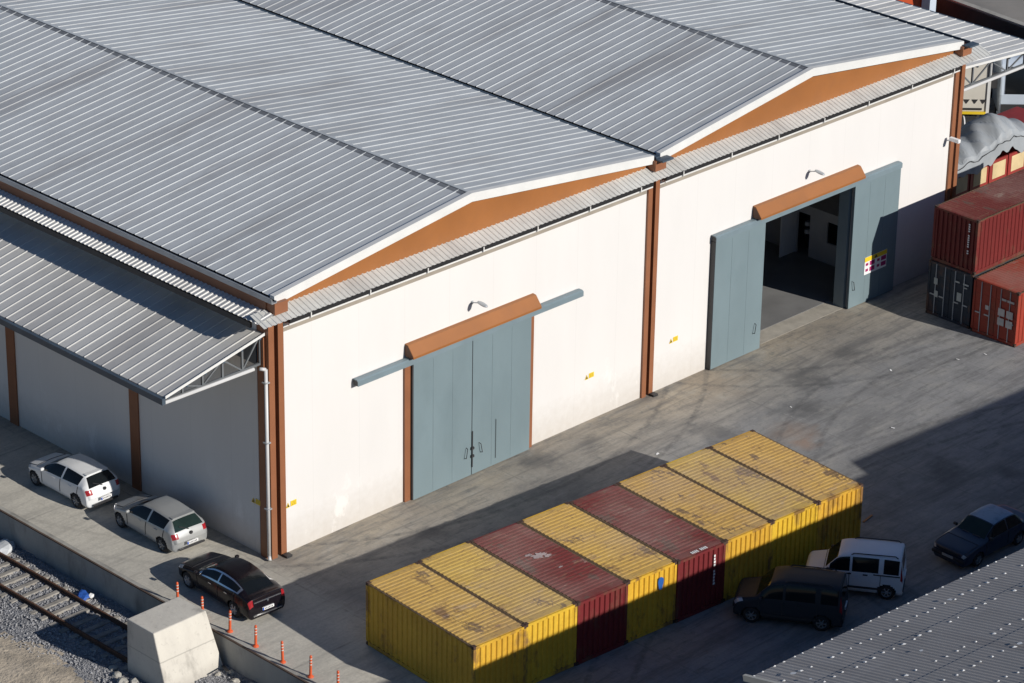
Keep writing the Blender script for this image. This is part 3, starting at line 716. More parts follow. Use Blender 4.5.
# the stack at the right
def stack_box(cy, z, col, turn, near, far, label, roofmat=CREDROOF, HL=6.096, x0=36.62):
    t = thing('shipping_container', label, 'container', (x0 + HL, cy, z), turn, 'stacked containers on the right')
    container_parts(t, HL, near, far, roofmat); set_color(t, col); return t
t = stack_box(-4.03, 0, (.018, .03, .05), math.pi / 2, 'blank', 'door', 'dark blue container with locking rods, lowest in the stack', x0=36.38)
for b_ in ((.3, .55, 2.0, 2.07), (.75, 1.05, 2.0, 2.07), (.78, .98, 1.85, 1.9), (.45, .7, 1.15, 1.55), (-.85, -.65, 1.55, 1.85), (-.8, -.6, .95, 1.25)): marks(t, [(-b_[0], -b_[1], b_[2], b_[3])], 6.1 + .02, pbr('faded_marking', (.42, .44, .42), .6, var=.2))
t = stack_box(-6.62, 0, (.33, .04, .02), math.pi / 2, 'blank', 'door', 'bright orange-red container with white panels on its door', x0=36.3)
for b_ in ((.2, .55, 1.25, 1.6), (.65, 1.0, 1.25, 1.6), (.2, .55, .8, 1.15), (.65, 1.0, .8, 1.15), (.35, .6, 2.0, 2.1), (.65, 1.02, 2.0, 2.1), (-.5, -.32, 1.3, 1.5)): marks(t, [(-b_[0], -b_[1], b_[2], b_[3])], 6.1 + .02, pbr('worn_white_marking', (.5, .47, .45), .6, var=.2))
t = stack_box(-4.06, HZ + .004, (.15, .012, .011), -math.pi / 2, 'blank', 'door', 'rust red container on top of the stack', x0=36.44)
m_ = MB()
for k in range(14):
    if k in (4, 11): continue
    m_.box(.72, .8, -6.115, -6.09, 2.25 - k * .105, 2.31 - k * .105)
m_.build('lettering', WHITE, t)

# ------------------------------------------------------------------ vehicles
def cat(p0, p1, p2, p3, t, k=.36):
    a = (p2 - p0) * k; b_ = (p3 - p1) * k; t2, t3 = t * t, t * t * t
    return p1 * (2 * t3 - 3 * t2 + 1) + a * (t3 - 2 * t2 + t) + p2 * (-2 * t3 + 3 * t2) + b_ * (t3 - t2)
def resample(pts, ns, k=.36):
    out = []; n = len(pts)
    for i in range(n - 1):
        p0 = pts[max(i - 1, 0)]; p3 = pts[min(i + 2, n - 1)]; c = ns[i] if isinstance(ns, (list, tuple)) else ns
        for j in range(c): out.append((i + j / c, cat(p0, pts[i], pts[i + 1], p3, j / c, k)))
    out.append((n - 1, pts[-1])); return out
def vehicle(name, label, catg, loc, heading, rings, zM, zS, body, areas, wheels, wr=.31, rim=ALLOY, extras=None, gaps=(4.6, 6.8, 8.6), hood=3.3):
    t = thing(name, label, catg, (loc[0], loc[1], 0), heading, 'vehicles parked around the warehouse')
    cage = []
    for (xT, zT, yE, zE, xB, yB, zB, xL, yM) in rings:
        cage.append([Vector(q) for q in ((xT, 0, zT), (xT * .88 + xB * .12, yE, zE), (xB, yB, zB), (xL, yM, min(zM, zB - .05)), (xL, yM - .02, zS + .12), (xL, yM - .1, zS))])
    nt_ = 8; nu = [5, 8, 5, 4, 2]
    rows = [resample(r, nu, .27) for r in cage]; nu_t = len(rows[0])
    cols = []
    for k in range(nu_t): cols.append(resample([rw[k][1] for rw in rows], nt_))
    T = [c[0] for c in cols[0]]; Uv = [rows[0][k][0] for k in range(nu_t)]
    half = [[cols[k][i][1] for k in range(nu_t)] for i in range(len(T))]
    # full ring index -nu_t+1..nu_t-1
    groups = {}
    def put(key, pts, m):
        g_ = groups.setdefault(key, (MB(), m)); g_[0].poly(pts)
    def mir(p): return Vector((p.x, -p.y, p.z))
    for i in range(len(T) - 1):
        for k in range(nu_t - 1):
            tm = (T[i] + T[i + 1]) / 2; um = (Uv[k] + Uv[k + 1]) / 2
            q = [half[i][k], half[i][k + 1], half[i + 1][k + 1], half[i + 1][k]]
            c = sum(q, Vector()) / 4
            if um > 2.15 and any((c.x - wx) ** 2 + (c.z - wr) ** 2 < (wr + .055) ** 2 for wx in wheels): continue
            hit = None
            for (an, am, t0, t1, u0, u1, mode) in areas:
                if t0 <= tm <= t1 and u0 <= um <= u1: hit = (an, am, mode); break
            for s_ in (1, -1):
                qq = q if s_ > 0 else [mir(p) for p in q][::-1]
                if hit:
                    put((hit[0], (s_ if hit[2] == 's' else 0), hit[1].name), qq, hit[1])
                else: put(('body', 0, ''), qq, body)
    bm_ = groups[('body', 0, '')][0]
    for i in (0, len(T) - 1):
        for k in range(nu_t - 1):
            a, b_ = half[i][k], half[i][k + 1]; bm_.poly([a, b_, mir(b_), mir(a)])
    for i in range(len(T) - 1):
        a, b_ = half[i][-1], half[i + 1][-1]; bm_.poly([a, b_, mir(b_), mir(a)])
    for (an, sd, _), (mb, m) in groups.items():
        o = mb.build(an, m, t, smooth=True)
        bm2 = bmesh.new(); bm2.from_mesh(o.data); bmesh.ops.remove_doubles(bm2, verts=bm2.verts, dist=.0008); bmesh.ops.recalc_face_normals(bm2, faces=bm2.faces); bm2.to_mesh(o.data); bm2.free()
    yM = max(r[8] for r in rings); xs = [r[0] for r in rings]
    MB().box(min(xs) + .18, max(xs) - .2, -yM + .24, yM - .24, zS + .02, .72).build('underbody', BLACK, t)
    tm_ = MB().lathe([(wr * .62, -.1), (wr * .9, -.1), (wr * .985, -.075), (wr, -.03), (wr, .03), (wr * .985, .075), (wr * .9, .1), (wr * .62, .1)], 'y', n=28)
    rm = MB().lathe([(wr * .64, -.085), (wr * .6, -.092), (wr * .55, -.06), (wr * .55, .06), (wr * .6, .092), (wr * .64, .085)], 'y', n=28, m=rim)
    for s_ in (-1, 1):
        rm.lathe([(0, s_ * .082), (.055, s_ * .078), (.065, s_ * .05)], 'y', n=12, m=rim); rm.lathe([(0, s_ * .035), (wr * .56, s_ * .035)], 'y', n=20, m=IRON)
        for j in range(6):
            a = j * math.pi / 3; rm.bar((.04 * math.cos(a), s_ * .068, .04 * math.sin(a)), (wr * .6 * math.cos(a), s_ * .072, wr * .6 * math.sin(a)), .075, .03, rim)
    tw = rmo = None
    for wx in wheels:
        for s_ in (1, -1):
            if tw is None:
                tw = tm_.build('wheel', BLACK, t, smooth=True); rmo = rm.build('rim', rim, tw); w_ = tw
            else:
                w_ = tw.copy(); COL.objects.link(w_); w_.parent = t; r2 = rmo.copy(); COL.objects.link(r2); r2.parent = w_
            w_.location = (wx, s_ * (yM - .115), wr)
    def line(i, k0, k1, s_):
        pts = [half[i][k] if s_ > 0 else mir(half[i][k]) for k in range(k0, k1)]
        cc = Vector((0, 0, .7)); pts = [p + Vector((0, (.004 if p.y > 0 else -.004 if p.y < 0 else 0), .004)) for p in pts]
        return pts
    kb = min(range(nu_t), key=lambda k: abs(Uv[k] - 1.95)); ke = min(range(nu_t), key=lambda k: abs(Uv[k] - 4.0))
    for tg in gaps:
        i = min(range(len(T)), key=lambda q: abs(T[q] - tg))
        for s_ in (1, -1): MB().path(line(i, kb, ke, s_), .02, None, 4).build('door_gap', IRON, t)
    i = min(range(len(T)), key=lambda q: abs(T[q] - hood)); g_ = MB()
    kh = min(range(nu_t), key=lambda k: abs(Uv[k] - 1.3))
    for s_ in (1, -1): g_.path(line(i, 0, kh, s_), .02, None, 4)
    i0 = min(range(len(T)), key=lambda q: abs(T[q] - 1.0))
    for s_ in (1, -1): g_.path([(half[q][kh] if s_ > 0 else mir(half[q][kh])) + Vector((0, 0, .004)) for q in range(i0, i + 1)], .02, None, 4)
    g_.build('hood_gap', IRON, t)
    if extras: extras(t, yM)
    return t
def common(body, mx, mz, handles, rear, plate_z, hz, front=None, hmat=None, chrome_handles=False, my=0.0):
    def fn(t, yM):
        for s_ in (1, -1):
            mr = MB().box(mx - .05, mx + .07, s_ * (yM - .04 + my), s_ * (yM + .13 + my), mz - .06, mz + .06).build('mirror', hmat or body, t, bevel=.04)
            for hx in handles: MB().box(hx - .09, hx + .09, s_ * (yM - .015), s_ * (yM + .022), hz - .02, hz + .02).build('door_handle', CHROME if chrome_handles else (hmat or body), t)
        p = MB().box(rear - .025, rear + .03, -.26, .26, plate_z - .055, plate_z + .055).build('number_plate', WHITE, t)
        MB().box(rear - .029, rear - .026, .2, .26, plate_z - .055, plate_z + .055).build('plate_strip', pbr('plate_blue', (.02, .08, .4), .5), p)
        m_ = MB()
        for k in range(6): m_.box(rear - .029, rear - .026, .13 - k * .065, .165 - k * .065, plate_z - .03, plate_z + .03)
        m_.build('plate_characters', IRON, p)
    return fn
HATCH = [(2.10, .58, .50, .57, 2.04, .66, .52, 2.05, .70), (2.02, .70, .58, .69, 1.93, .80, .63, 1.88, .82), (1.85, .78, .62, .77, 1.72, .85, .70, 1.65, .87), (1.40, .89, .64, .86, 1.32, .865, .79, 1.3, .885), (.98, .98, .65, .94, .93, .87, .87, .9, .885),
         (.55, 1.23, .61, 1.19, .62, .87, .90, .6, .885), (.12, 1.42, .57, 1.37, .25, .87, .92, .3, .885), (-.60, 1.48, .56, 1.43, -.55, .87, .95, -.5, .885), (-1.42, 1.42, .55, 1.38, -1.3, .86, .99, -1.2, .885), (-1.58, 1.36, .54, 1.33, -1.55, .845, 1.0, -1.5, .88),
         (-1.80, 1.18, .62, 1.15, -1.80, .84, 1.0, -1.78, .88), (-1.96, .97, .68, .95, -1.95, .82, .93, -1.94, .87), (-2.05, .78, .68, .78, -2.04, .81, .74, -2.04, .85), (-2.10, .60, .66, .6, -2.10, .77, .55, -2.08, .80)]
HATCH = [tuple(list(r[:4]) + [r[4] + (.10 if k >= 10 else -.13 if k <= 1 else -.06 if k == 2 else 0)] + list(r[5:7]) + [r[7] + (.10 if k >= 10 else -.13 if k <= 1 else -.06 if k == 2 else 0), r[8]]) for k, r in enumerate(HATCH)]
def hatch_areas(gl=GLASS):
    return [('windscreen', GLASS, 4.12, 5.9, 0, .9, 'c'), ('rear_window', gl, 9.1, 10.8, 0, .93, 'c'), ('side_window', GLASS, 4.4, 6.75, 1.12, 1.88, 's'), ('side_window', GLASS, 6.85, 8.35, 1.12, 1.86, 's'),
            ('headlight', HEADL, .6, 2.2, 1.15, 1.95, 's'), ('taillight', TAIL, 11.0, 12.1, .8, 2.1, 's')]
def hatch_extra(body):
    base = common(body, .72, .98, (.05, -.95), -2.12, .5, .86)
    def fn(t, yM):
        base(t, yM)
        MB().box(-1.62, -1.40, -.52, .52, 1.40, 1.425).build('rear_spoiler', body, t, bevel=.01)
        MB().bar((-1.98, .05, 1.0), (-1.84, .42, 1.15), .025).build('rear_wiper', IRON, t)
        MB().lathe([(0, -.03), (.07, -.03), (.07, .0), (0, .0)], 'x', (-2.045, 0, .86), 14).build('emblem', IRON, t)
        MB().box(-2.115, -2.06, -.6, .6, .27, .34).build('bumper_insert', IRON, t)
    return fn
WH_P = paint('white_car_paint', (.72, .73, .74)); SIL = paint('silver_car_paint', (.40, .41, .41), metal=.35); BLK = paint('black_car_paint', (.008, .006, .009), .12, rough=.25, spec=.3)
DG = paint('dark_grey_van_paint', (.032, .037, .045), 0.0, .5, 0.0, .18); WV = paint('white_van_paint', (.76, .78, .82), 0.0, .5, 0.0, .2); NAVY = paint('navy_sedan_paint', (.012, .022, .05), .6)
vehicle('parked_car', 'white hatchback furthest back under the side canopy', 'car', (-1.93, 9.71), R(90.2), HATCH, .60, .2, WH_P, hatch_areas(), (1.34, -1.3), extras=hatch_extra(WH_P), gaps=(4.3, 6.8, 8.45))
vehicle('parked_car', 'silver hatchback in the middle of the three cars beside the side wall', 'car', (-1.74, 4.59), R(88.3), HATCH, .60, .2, SIL, hatch_areas(GLASSG), (1.34, -1.3), extras=hatch_extra(SIL), gaps=(4.3, 6.8, 8.45))
SEDF = [(2.28, .56, .5, .55, 2.2, .68, .5, 2.2, .74), (2.2, .68, .6, .67, 2.1, .82, .62, 2.05, .84), (2.0, .78, .64, .76, 1.85, .88, .70, 1.8, .89), (1.45, .9, .66, .87, 1.38, .89, .80, 1.35, .905), (.98, .98, .66, .94, .95, .89, .87, .9, .905),
        (.5, 1.22, .62, 1.18, .55, .89, .90, .55, .905), (.0, 1.41, .58, 1.36, .1, .885, .93, .2, .905), (-.55, 1.47, .57, 1.42, -.5, .885, .96, -.5, .905), (-1.1, 1.42, .56, 1.37, -1.1, .88, .99, -1.1, .905),
        (-1.5, 1.29, .57, 1.25, -1.45, .87, 1.02, -1.45, .90), (-1.85, 1.13, .6, 1.10, -1.8, .85, 1.01, -1.8, .885), (-2.05, 1.06, .66, 1.03, -2.0, .85, .97, -2.0, .89), (-2.26, 1.04, .66, 1.01, -2.2, .83, .92, -2.17, .88), (-2.31, .82, .66, .82, -2.28, .81, .74, -2.26, .86), (-2.33, .6, .64, .6, -2.32, .78, .55, -2.30, .82)]
def sed_extra(t, yM):
    common(BLK, .78, .98, (.0, -.95), -2.345, .52, .84, chrome_handles=True)(t, yM)
    MB().box(-2.33, -2.29, -.62, .62, .845, .885).build('chrome_strip', CHROME, t)
    MB().prism([(-.05, .83), (0, .74), (.05, .83), (0, .92)], 'x', -2.345, -2.325).build('emblem', CHROME, t)
    MB().box(-2.34, -2.29, -.66, .66, .30, .335).build('bumper_trim', CHROME, t)
SEDA = [('windscreen', GLASS, 4.12, 5.9, 0, .9, 'c'), ('rear_window', GLASS, 8.4, 10.5, 0, .9, 'c'),
        ('side_window', GLASS, 4.75, 6.8, 1.24, 1.8, 's'), ('side_window', GLASS, 6.9, 9.2, 1.24, 1.8, 's'), ('window_trim', CHROME, 4.55, 9.45, 1.12, 1.9, 's'),
        ('headlight', HEADL, .6, 2.2, 1.15, 1.95, 's'), ('taillight', TAIL, 12.1, 13.4, 1.0, 2.25, 's'), ('tail_panel', BLK, 12.1, 13, 0, 1, 'c')]
vehicle('parked_car', 'glossy black car with chrome window trim next to the orange bollards', 'car', (-2.93, -1.03), R(86.6), SEDF, .60, .2, BLK, SEDA, (1.45, -1.41), .325, ALLOYB, sed_extra, gaps=(4.3, 6.85, 8.9))
VAN = [(2.06, .60, .6, .59, 2.0, .72, .56, 2.02, .76), (2.02, .82, .66, .81, 1.93, .81, .72, 1.9, .83), (1.90, .98, .69, .96, 1.80, .85, .84, 1.7, .865), (1.55, 1.06, .71, 1.03, 1.50, .86, .94, 1.45, .875), (1.22, 1.13, .72, 1.10, 1.22, .865, 1.02, 1.2, .88),
       (.95, 1.40, .71, 1.37, .98, .865, 1.04, 1.0, .88), (.66, 1.68, .70, 1.63, .74, .865, 1.06, .8, .88), (.2, 1.79, .70, 1.73, .2, .865, 1.07, .2, .88), (-1.0, 1.83, .71, 1.76, -1.0, .865, 1.08, -1.0, .88), (-1.80, 1.80, .71, 1.74, -1.78, .865, 1.08, -1.78, .88),
       (-1.92, 1.74, .70, 1.69, -1.91, .86, 1.08, -1.9, .875), (-1.97, 1.40, .73, 1.38, -1.96, .85, 1.06, -1.95, .87), (-2.02, 1.0, .74, 1.0, -2.01, .84, .93, -2.0, .86), (-2.05, .60, .74, .58, -2.05, .80, .55, -2.04, .83)]
def van_areas(rear_s=True):
    a = [('windscreen', GLASS, 4.15, 5.85, 0, .92, 'c'), ('rear_window', GLASS, 10.3, 11.6, 0, .85, 'c'), ('side_window', GLASS, 4.8, 6.95, 1.14, 1.9, 's'), ('side_window', GLASS, 7.12, 8.0, 1.14, 1.9, 's'),
         ('side_window', GLASS, 8.2, 9.3, 1.18, 1.84, 's'), ('headlight', HEADL, .75, 2.5, 1.15, 1.95, 's'), ('taillight', TAIL, 10.2, 12.2, 1.3, 2.4, 's')]
    return a
def van_extra(body, wiper_mirror=IRON, railmat=IRON, clad=False, back=-2.05, front=2.06, hs=1.0):
    base = common(body, .98, 1.1, (.2, -.42), back - .02, .75, .98, hmat=wiper_mirror, my=.02)
    def fn(t, yM):
        base(t, yM)
        for s_ in (1, -1):
            rl = MB().path([(.15, s_ * .64, 1.74 * hs), (.05, s_ * .64, 1.81 * hs), (-1.5, s_ * .64, 1.84 * hs), (-1.6, s_ * .64, 1.76 * hs)], .045, None, 6).build('roof_rail', railmat, t)
            MB().box(-1.1, 1.0, s_ * (yM - .02), s_ * (yM + .018), .40, .48).build('side_moulding', IRON, t)
            if clad: MB().box(-1.72, -.72, s_ * (yM - .03), s_ * (yM + .008), 1.0, 1.04).build('door_track', IRON, t)
        MB().box(back - .03, back + .1, -.74, .74, .36, .56).build('rear_bumper', IRON, t, bevel=.02)
        MB().box(front - .04, front + .02, -.5, .5, .42, .56).build('grille', IRON, t)
    return fn
vehicle('parked_van', 'dark grey van in front of the white van', 'van', (11.12, -16.5), R(122.5), VAN, .62, .22, DG, van_areas(), (1.33, -1.28), .325, ALLOY, van_extra(DG, DG), gaps=(4.6, 7.05, 8.1), hood=3.9)
VAN2 = [tuple([r[0] * (.92 if r[0] > 0 else .90), r[1] * .955 + .01, r[2] * .97, r[3] * .955 + .01, r[4] * (.92 if r[4] > 0 else .90), r[5] * .97, r[6] * .95, r[7] * (.92 if r[7] > 0 else .90), r[8] * .97]) for r in VAN]
def v2x(t, yM):
    van_extra(WV, IRON, IRON, True, -1.845, 1.895, .96)(t, yM)
vehicle('parked_van', 'white van with black roof rails behind the dark grey van', 'van', (14.66, -16.7), R(124.0), VAN2, .60, .21, WV, van_areas(), (1.23, -1.25), .31, ALLOYB, v2x, gaps=(4.6, 7.05, 8.1), hood=3.9)
SED2 = [(2.12, .62, .6, .61, 2.08, .70, .55, 2.08, .76), (2.08, .74, .66, .73, 2.02, .80, .66, 1.98, .81), (1.95, .80, .68, .79, 1.85, .82, .74, 1.8, .83), (1.4, .88, .68, .87, 1.35, .825, .83, 1.3, .835), (.85, .95, .66, .93, .85, .825, .88, .85, .835),
        (.5, 1.18, .62, 1.15, .55, .825, .90, .55, .835), (.18, 1.36, .59, 1.32, .25, .825, .91, .25, .835), (-.5, 1.41, .58, 1.38, -.5, .825, .92, -.5, .835), (-1.1, 1.37, .57, 1.33, -1.0, .82, .92, -1.0, .835), (-1.35, 1.18, .59, 1.15, -1.35, .82, .92, -1.35, .835),
        (-1.55, .98, .62, .96, -1.55, .81, .9, -1.55, .83), (-2.0, .95, .62, .93, -1.98, .80, .87, -1.95, .82), (-2.12, .9, .6, .88, -2.1, .76, .8, -2.08, .79), (-2.15, .6, .6, .6, -2.15, .70, .55, -2.12, .74)]
SED2A = [('windscreen', GLASSG, 4.1, 5.92, 0, .95, 'c'), ('rear_window', GLASS, 8.1, 9.8, 0, .92, 'c'), ('side_window', GLASS, 4.5, 6.9, 1.1, 1.9, 's'), ('side_window', GLASS, 7.02, 9.3, 1.1, 1.9, 's'),
         ('headlight', HEADL, .05, 1.0, 1.0, 1.95, 's'), ('taillight', TAIL, 11.6, 12.7, 1.0, 2.1, 's'), ('roof_panel', pbr('blue_roof_reflection', (.27, .37, .48), .45, var=.35, vs=2.5, dirt=(.05, .08, .12), damt=.7, ds=2.5), 6.0, 8.0, 0, .98, 'c')]  # roof panel paler, its reflection put into the colour
def s2x(t, yM):
    common(NAVY, .62, .98, (-.15, -.95), -2.17, .55, .82, hmat=IRON)(t, yM)
    MB().box(2.06, 2.14, -.45, .45, .6, .7).build('grille', IRON, t)
    MB().box(2.1, 2.17, -.78, .78, .38, .52).build('front_bumper', IRON, t, bevel=.03)
    MB().box(2.168, 2.18, -.26, .26, .43, .53).build('number_plate', pbr('grey_plate', (.35, .36, .36), .5), t)
    MB().box(.72, .84, .1, .45, .955, .975).build('wiper', IRON, t); MB().box(.72, .84, -.4, -.1, .955, .975).build('wiper', IRON, t)
vehicle('parked_car', 'dark blue old sedan with a reflection painted on its roof at the right edge', 'car', (20.56, -18.18), R(179.5), SED2, .6, .2, NAVY, SED2A, (1.28, -1.25), .29, ALLOY, s2x, gaps=(4.0, 6.95, 8.8))

# ------------------------------------------------------------------ low shed at the lower right
SY = -.0594; sh = thing('shed', 'shed with grey corrugated roof speckled with white sealant at the lower right', 'shed', (-4.65, -27.79, 0), SY)
K = .25; sl = Vector((0, -1, K)).normalized()
FP = [(i / 8, .008 * math.sin(2 * math.pi * i / 8)) for i in range(8)]
def shed_roof(x0, x1, z0, D):
    nn = Vector((0, K, 1)).normalized(); m_ = MB(); s0 = 0.0; j = 0
    course = [0, 2.3, 5.0, 8.0, 11.0, D]
    for a, b_ in zip(course, course[1:]):
        a2 = max(0, a - .12); O = Vector((x0, 0, z0)) + sl * a2 + nn * (.011 * j)
        m_.corr(O, (1, 0, 0), sl * (b_ - a2), nn, x1 - x0, FP, .19, SHEDM); j += 1
    for r_, off in ((.06, 0), (1.15, .1), (2.42, .25), (4.35, .1), (5.7, .3), (7.2, .1)):
        lift = .022 + .011 * sum(1 for q in course[1:] if r_ > q)
        x = x0 + off + .2
        while x < min(x1, x0 + 34):
            big = random.choice((.05, .06, .085)) if r_ > .1 else .05
            c = Vector((x + random.uniform(-.07, .07), 0, z0)) + sl * (r_ + random.uniform(-.07, .07) * (r_ > .1)) + nn * lift
            if random.random() < .12: x += .435; continue
            rim_ = [c + Vector((1, 0, 0)) * math.cos(a) * big * random.uniform(.6, 1.25) + sl * math.sin(a) * big * random.uniform(.6, 1.25) - nn * .01 for a in [q * .7854 for q in range(8)]]
            for q in range(8): m_.poly([rim_[q], rim_[(q + 1) % 8], c + nn * .022], SEAL)
            x += .435
    for q in range(16):
        c = Vector((x0 + random.uniform(.5, 22), 0, z0)) + sl * random.uniform(.4, 6) + nn * .1; big = random.uniform(.04, .11)
        m_.poly([c + Vector((1, 0, 0)) * math.cos(a) * big * random.uniform(.5, 1.6) + sl * math.sin(a) * big + nn * .008 for a in [q2 * .7854 for q2 in range(8)]], SEAL)
    top = Vector((x0, 0, z0)) + sl * D
    m_.corr(top, (1, 0, 0), Vector((0, -abs(sl.y) * D, -sl.z * D)), Vector((0, -K, 1)).normalized(), x1 - x0, FP, .19, SHEDM)
    return m_.build('roof', SHEDM, sh)
D_ = 14.0
shed_roof(0, 31.0, 8.7, D_); shed_roof(31.0, 78, 9.25, D_)
run, ris = abs(sl.y) * D_, sl.z * D_
SW = pbr('shed_wall', (.40, .38, .34), .8, var=.12, vs=.5, dirt=(.2, .18, .16), damt=.4)
for x0, x1, z0 in ((.15, 31, 8.6), (31.0, 77.8, 9.15)):
    MB().prism([(-.35, 0), (-.35, z0), (-run, z0 + ris - .12), (-2 * run + .35, z0), (-2 * run + .35, 0)], 'x', x0, x1 - .004).build('wall', SW, sh)
e = MB(); e.bar(Vector((-.04, .12, 8.68)), Vector((-.04, .12, 8.68)) + sl * D_, .12, .2); e.bar(Vector((-.04, -run, 8.7 + ris)), Vector((-.04, -2 * run, 8.7)), .12, .2)
e.build('barge_board', CREAM, sh)

# ------------------------------------------------------------------ beyond the building, right
# lorry bed with tarpaulin
t = thing('tarpaulin_lorry', 'red sided lorry bed covered by a crumpled grey tarpaulin', 'lorry', (42.3, 2.9, 0))
MB().box(0, 9, .0, 2.5, 1.05, 1.25).build('bed', IRON, t)
s_ = MB().box(0, 9, -.04, .04, 1.25, 2.35).build('side_board', RED, t)
for i in range(6): MB().box(.25 + i * 1.48, 1.25 + i * 1.48, -.05, -.042, 1.4, 2.2).build('board_panel', pbr('pale_board', (.58, .45, .25), .7, var=.15), s_)
for i in range(7): MB().box(-.05 + i * 1.48, .07 + i * 1.48, -.09, -.045, 1.1, 2.4).build('side_post', RED, s_)
MB().box(0, 9, 2.46, 2.54, 1.25, 2.35).build('side_board', RED, t)
tp = MB(); na, nb = 110, 40
def th(a, b_):
    x = a * 9.1; base = 2.75 + .5 * math.sin(math.pi * b_) + .9 * math.exp(-((x - 7.2) / 1.5) ** 2) * math.sin(math.pi * min(1, b_ * 1.05)) ** .7
    return base + .05 * math.sin(x * 2.6 + b_ * 5) * math.sin(math.pi * b_) + .06 * math.sin(x * 5.3 - b_ * 9) + .035 * math.sin(x * 11 + b_ * 14) +     .08 * abs(math.sin(x * 2.1 - b_ * 4)) + .07 * abs(math.sin(x * 4.7 + b_ * 7)) - .1
for i in range(na + 1):
    for j in range(nb + 1):
        a, b_ = i / na, j / nb; x = -.05 + a * 9.1
        if j <= 3: y = -.12 - .03 * math.sin(x * 7) - .05 * abs(math.sin(x * 3.3)) * (3 - j) / 3; z = th(a, .12) - .75 + .25 * j + (.07 * math.sin(x * 6.0) + .1 * math.sin(x * 1.9 + 1)) * (3 - j) / 3
        else: y = -.1 + (b_ - 3 / nb) / (1 - 3 / nb) * 2.75; z = th(a, .1 + .9 * b_)
        tp.v.append((x, y, z))
for i in range(na):
    for j in range(nb):
        k = i * (nb + 1) + j; tp.f.append((k, k + nb + 1, k + nb + 2, k + 1))
tp.build('tarpaulin', TARP, t)
MB().path([(i * .3, -.17, th(i * .3 / 9.1, .12) - .12 + .05 * math.sin(i)) for i in range(31)], .035, None, 5).build('rope', IRON, t)
w0 = None
for x in (1.3, 2.5, 7.6):
    for y in (.35, 2.15):
        wv = MB().lathe([(.0, -.14), (.3, -.14), (.48, -.12), (.5, 0), (.48, .12), (.3, .14), (0, .14)], 'y', n=20).build('wheel', BLACK, t, loc=(x, y, .5)) if w0 is None else w0.copy()
        if w0 is not None: COL.objects.link(wv); wv.location = (x, y, .5)
        else: w0 = wv
MB().box(9.2, 11.2, 0.05, 2.45, .7, 3.2).build('cab', RED, t, bevel=.08)
# white canvas trailer seen from behind
t = thing('box_trailer', 'cream canvas trailer with a yellow rail at its bottom edge', 'trailer', (54.95, 9.6, 0), R(-45))
MB().box(-2.2, 1.25, .0, 5, 1.3, 4.1).build('canvas_box', CREAM, t, bevel=.05)
MB().box(-2.2, 1.1, -.08, -.01, 1.2, 1.33).build('yellow_rail', YEL, t)
MB().box(-.4, .9, -.04, -.012, 1.42, 1.52).build('bumper_strip', IRON, t)
for i in range(8): MB().prism([(-2.15 + i * .42, 1.98), (-1.85 + i * .42, 1.98), (-2.0 + i * .42, 1.75)], 'y', -.03, -.01).build('strap', IRON, t)
MB().box(1.10, 1.26, -.06, .1, 1.25, 4.08).build('corner_post', TRIM, t)
MB().box(-2.1, 1.0, .6, 4.8, .9, 1.2).build('chassis', IRON, t)
wt = None
for x in (-1.9, .8):
    for y in (1.2, 2.5):
        wv = MB().lathe([(.0, -.16), (.3, -.16), (.48, -.14), (.5, 0), (.48, .14), (.3, .16), (0, .16)], 'x', n=20).build('wheel', BLACK, t, loc=(x, y, .5)) if wt is None else wt.copy()
        if wt is not None: COL.objects.link(wv); wv.location = (x, y, .5)
        else: wt = wv
# dark tank with straps in front of the trailer
t = thing('black_tank', 'black tank with pale straps below the cream trailer', 'tank', (53.4, 9.9, 0), R(-45))
MB().lathe([(0, -1.9), (.55, -1.9), (.62, -1.8), (.62, 1.8), (.55, 1.9), (0, 1.9)], 'x', (0, 0, .75), 22).build('shell', BLACK, t, smooth=False)
for x in (-1.2, .0, 1.2): MB().lathe([(.622, x - .035), (.635, x - .03), (.635, x + .03), (.622, x + .035)], 'x', (0, 0, .75), 22).build('strap', WHITE, t)
for x in (-1.3, 1.3): MB().box(x - .1, x + .1, -.5, .5, 0, .3).build('cradle', IRON, t)
# lorry cab, pale blue
t = thing('lorry_cab', 'pale blue lorry cab cut by the right edge behind the tarpaulin', 'lorry', (58.1, 7.7, 0), R(-45))
MB().prism([(-.2, .9), (-.25, 2.0), (.1, 3.5), (.5, 3.75), (2.3, 3.75), (2.3, .9)], 'x', -1.7, 1.25).build('cab', PALEBLUE, t, bevel=.08)
MB().prism([(-.262, 2.05), (.085, 3.4), (.075, 3.41), (-.275, 2.06)], 'x', -1.45, 1.0).build('windscreen', GLASS, t)
MB().box(-1.6, 1.15, -.3, -.22, 1.0, 1.5).build('grille', IRON, t); MB().box(-1.75, 1.3, -.38, .3, .45, .95).build('bumper', PALEBLUE, t, bevel=.05)
for x in (-1.45, .95): MB().box(x - .18, x + .18, -.41, -.385, .6, .8).build('headlight', HEADL, t)
for x in (-2.0, 1.5): MB().box(x - .14, x + .14, -.1, .1, 2.3, 3.1).build('mirror', IRON, t)
MB().box(-1.5, 1.0, .2, 8, .7, .95).build('chassis', IRON, t)
wt = None
for x in (-1.5, 1.05):
    for y in (.9, 5.5):
        wv = MB().lathe([(.0, -.16), (.3, -.16), (.48, -.14), (.5, 0), (.48, .14), (.3, .16), (0, .16)], 'x', n=20).build('wheel', BLACK, t, loc=(x, y, .5)) if wt is None else wt.copy()
        if wt is not None: COL.objects.link(wv); wv.location = (x, y, .5)
        else: wt = wv
